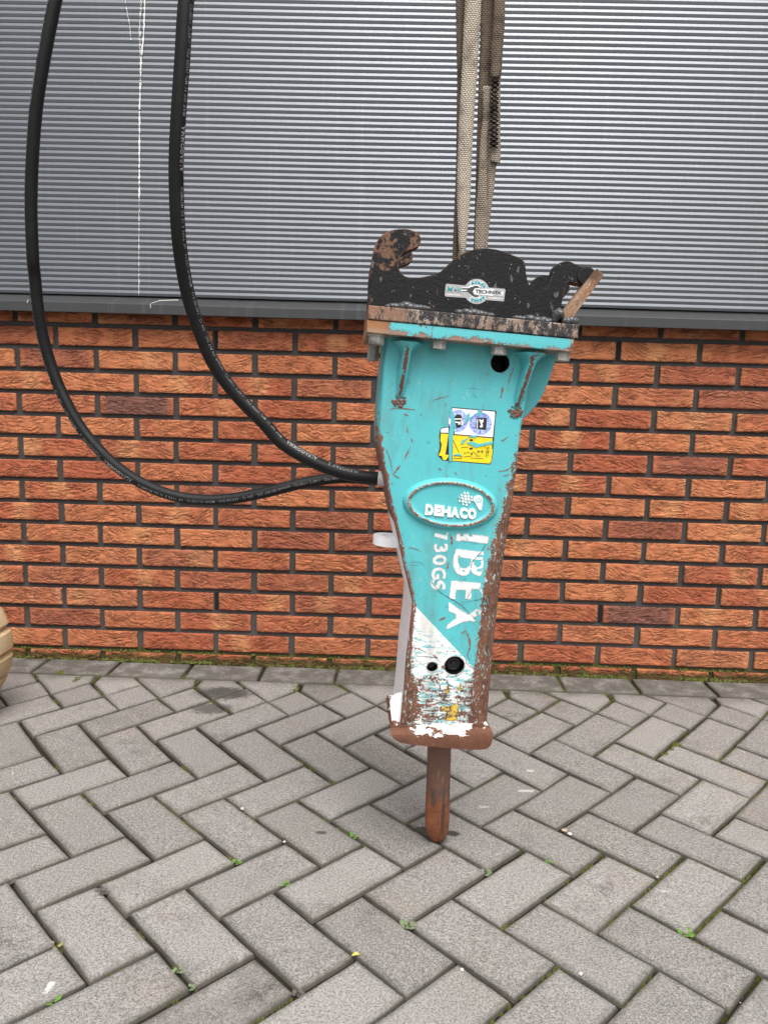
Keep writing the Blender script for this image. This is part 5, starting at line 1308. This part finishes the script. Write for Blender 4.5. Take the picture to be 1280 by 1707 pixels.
for i, (px, py, sz, n, mat, lab) in enumerate((
    (395, 1435, .012, 6, M_WEED, 'bright green weed in the joint left of the middle, well left of the chisel'),
    (477, 1471, .011, 6, M_WEED, 'small light green weed beside a brownish crumb, below and left of the chisel'),
    (590, 1392, .013, 7, M_WEED, 'light green weed nearest the chisel on its left side'),
    (92, 1573, .013, 3, M_OLIVE, 'yellowish two-leaved sprout in a joint near the left edge'),
    (87, 1666, .013, 4, M_WEED, 'green sprout by a white paint scrape at the bottom left'),
    (171, 1484, .014, 7, M_WEEDP, 'dull purplish weed rosette in a joint crossing left of the middle'),
    (16, 1469, .013, 6, M_WEEDP, 'dark purplish weed at the very left edge of the paving'),
    (297, 1615, .011, 5, M_WEEDG, 'grey green round-leaved weed, upper of two along one joint near the bottom'),
    (319, 1643, .010, 4, M_WEEDG, 'grey green round-leaved weed, lower of two along one joint near the bottom'),
    (497, 1654, .011, 6, M_WEEDP, 'reddish grey weed in the joint at the bottom below the chisel'),
    (809, 1452, .014, 6, M_WEEDG, 'pale clover-like weed in the joint to the lower right of the chisel tip'),
    (915, 1436, .010, 5, M_WEED, 'tiny bright weed halfway between the chisel and the right edge'),
    (680, 1541, .017, 7, M_WEEDG, 'pale clover-like weed in the joint below the chisel'),
    (1141, 1554, .016, 7, M_WEED, 'bright green clover-like weed in a joint at the lower right'))):
    leafy('weed', px, py, sz, n, mat, lab, 50+i)
random.seed(77)
p = on_z(967, 1123); gt = empty('grass_tuft', 'small tuft of green grass growing at the foot of the brick wall', 'grass tuft', (p.x, -.006, 0))
for k in range(7):
    a = random.uniform(-.5, .5); h = random.uniform(.012, .026); bm = bmesh.new(); x = random.gauss(0, .003); pr0 = None
    for i in range(5):
        t = i/4; wd = .0009*(1-t)+.0001; c = Vector((x+math.sin(a)*h*t*t, -.004*t, h*t)); cur = [bm.verts.new(c-Vector((wd, 0, 0))), bm.verts.new(c+Vector((wd, 0, 0)))]
        if pr0: bm.faces.new((pr0[0], pr0[1], cur[1], cur[0]))
        pr0 = cur
    from_bm('blade', bm, M_WEED, gt)
def pebble(px, py, r, mat, label, seed, name='pebble', cat='pebble', sq=.6):
    random.seed(seed); p = on_z(px, py); bm = bmesh.new(); bmesh.ops.create_icosphere(bm, subdivisions=2, radius=r)
    for v_ in bm.verts: v_.co *= 1+mn.noise(v_.co/r*1.3+Vector((seed, 0, 0)))*.45; v_.co.z *= sq
    o = from_bm(name, bm, mat, None, True); o.location = (p.x, p.y, r*sq*.6-.001); o.rotation_euler = (0, 0, random.random()*6); o['label'] = label; o['category'] = cat; return o
pebble(404, 1348, .0034, M_STONE, 'white pebble lying in the joint left of the chisel', 1); pebble(474, 1403, .0026, M_STONE, 'smaller white pebble a little below and left of the chisel tip', 2)
M_CRUMB = plain('beige_crumb', (.42, .34, .26), .9)
pebble(940, 1384, .0055, M_CRUMB, 'flat beige chip of stone in a broken joint right of the chisel', 3, 'stone_chip', 'stone chip', .4); pebble(949, 1390, .0045, M_STONE, 'pale broken chip beside the flat beige one right of the chisel', 4, 'stone_chip', 'stone chip', .5)
pebble(1095, 1462, .0030, M_CRUMB, 'beige pebble at a paver corner towards the right edge', 5); pebble(770, 1616, .0026, M_STONE, 'pale pebble on a paver corner at the bottom, right of the middle', 6)
pebble(967, 1623, .0030, M_STONE, 'pale pebble on a joint at the lower right', 7)
pl_ = on_z(592, 1596); bm = bmesh.new(); pr0 = None
for i in range(6):
    t = i/5; wd = .0034*math.sin(math.pi*min(.95, .08+t*.9)); c = Vector((t*.011-.005, t*.003, .002*math.sin(t*3)+.001)); cur = [bm.verts.new(c+Vector((0, -wd, .0008))), bm.verts.new(c), bm.verts.new(c+Vector((0, wd, .0008)))]
    if pr0: bm.faces.new((pr0[0], pr0[1], cur[1], cur[0])); bm.faces.new((pr0[1], pr0[2], cur[2], cur[1]))
    pr0 = cur
o = from_bm('fallen_leaf', bm, M_YEL, None, True); o.location = (pl_.x, pl_.y, .001); o['label'] = 'single small yellow leaf lying on a paver edge near the bottom'; o['category'] = 'leaf'
random.seed(91)
bm = bmesh.new()
for k in range(420):
    base_, ctr_ = random.choice(pv_polys)
    if not in_view(ctr_, 20): continue
    i = random.randrange(len(base_)); a, b = base_[i], base_[(i+1) % len(base_)]; p = a.lerp(b, random.random()); d = (p-ctr_).normalized()
    r = random.choice((.0007, .0009, .0011, .0016)); bmesh.ops.create_icosphere(bm, subdivisions=1, radius=r, matrix=Matrix.Translation(p+d*random.uniform(-.003, .004)+Vector((0, 0, -.006))) @ Matrix.Diagonal((1, random.uniform(.5, 1), .6, 1)))
from_bm('joint_grit', bm, plain('pale_grit', (.40, .35, .28), .9), kind='stuff')
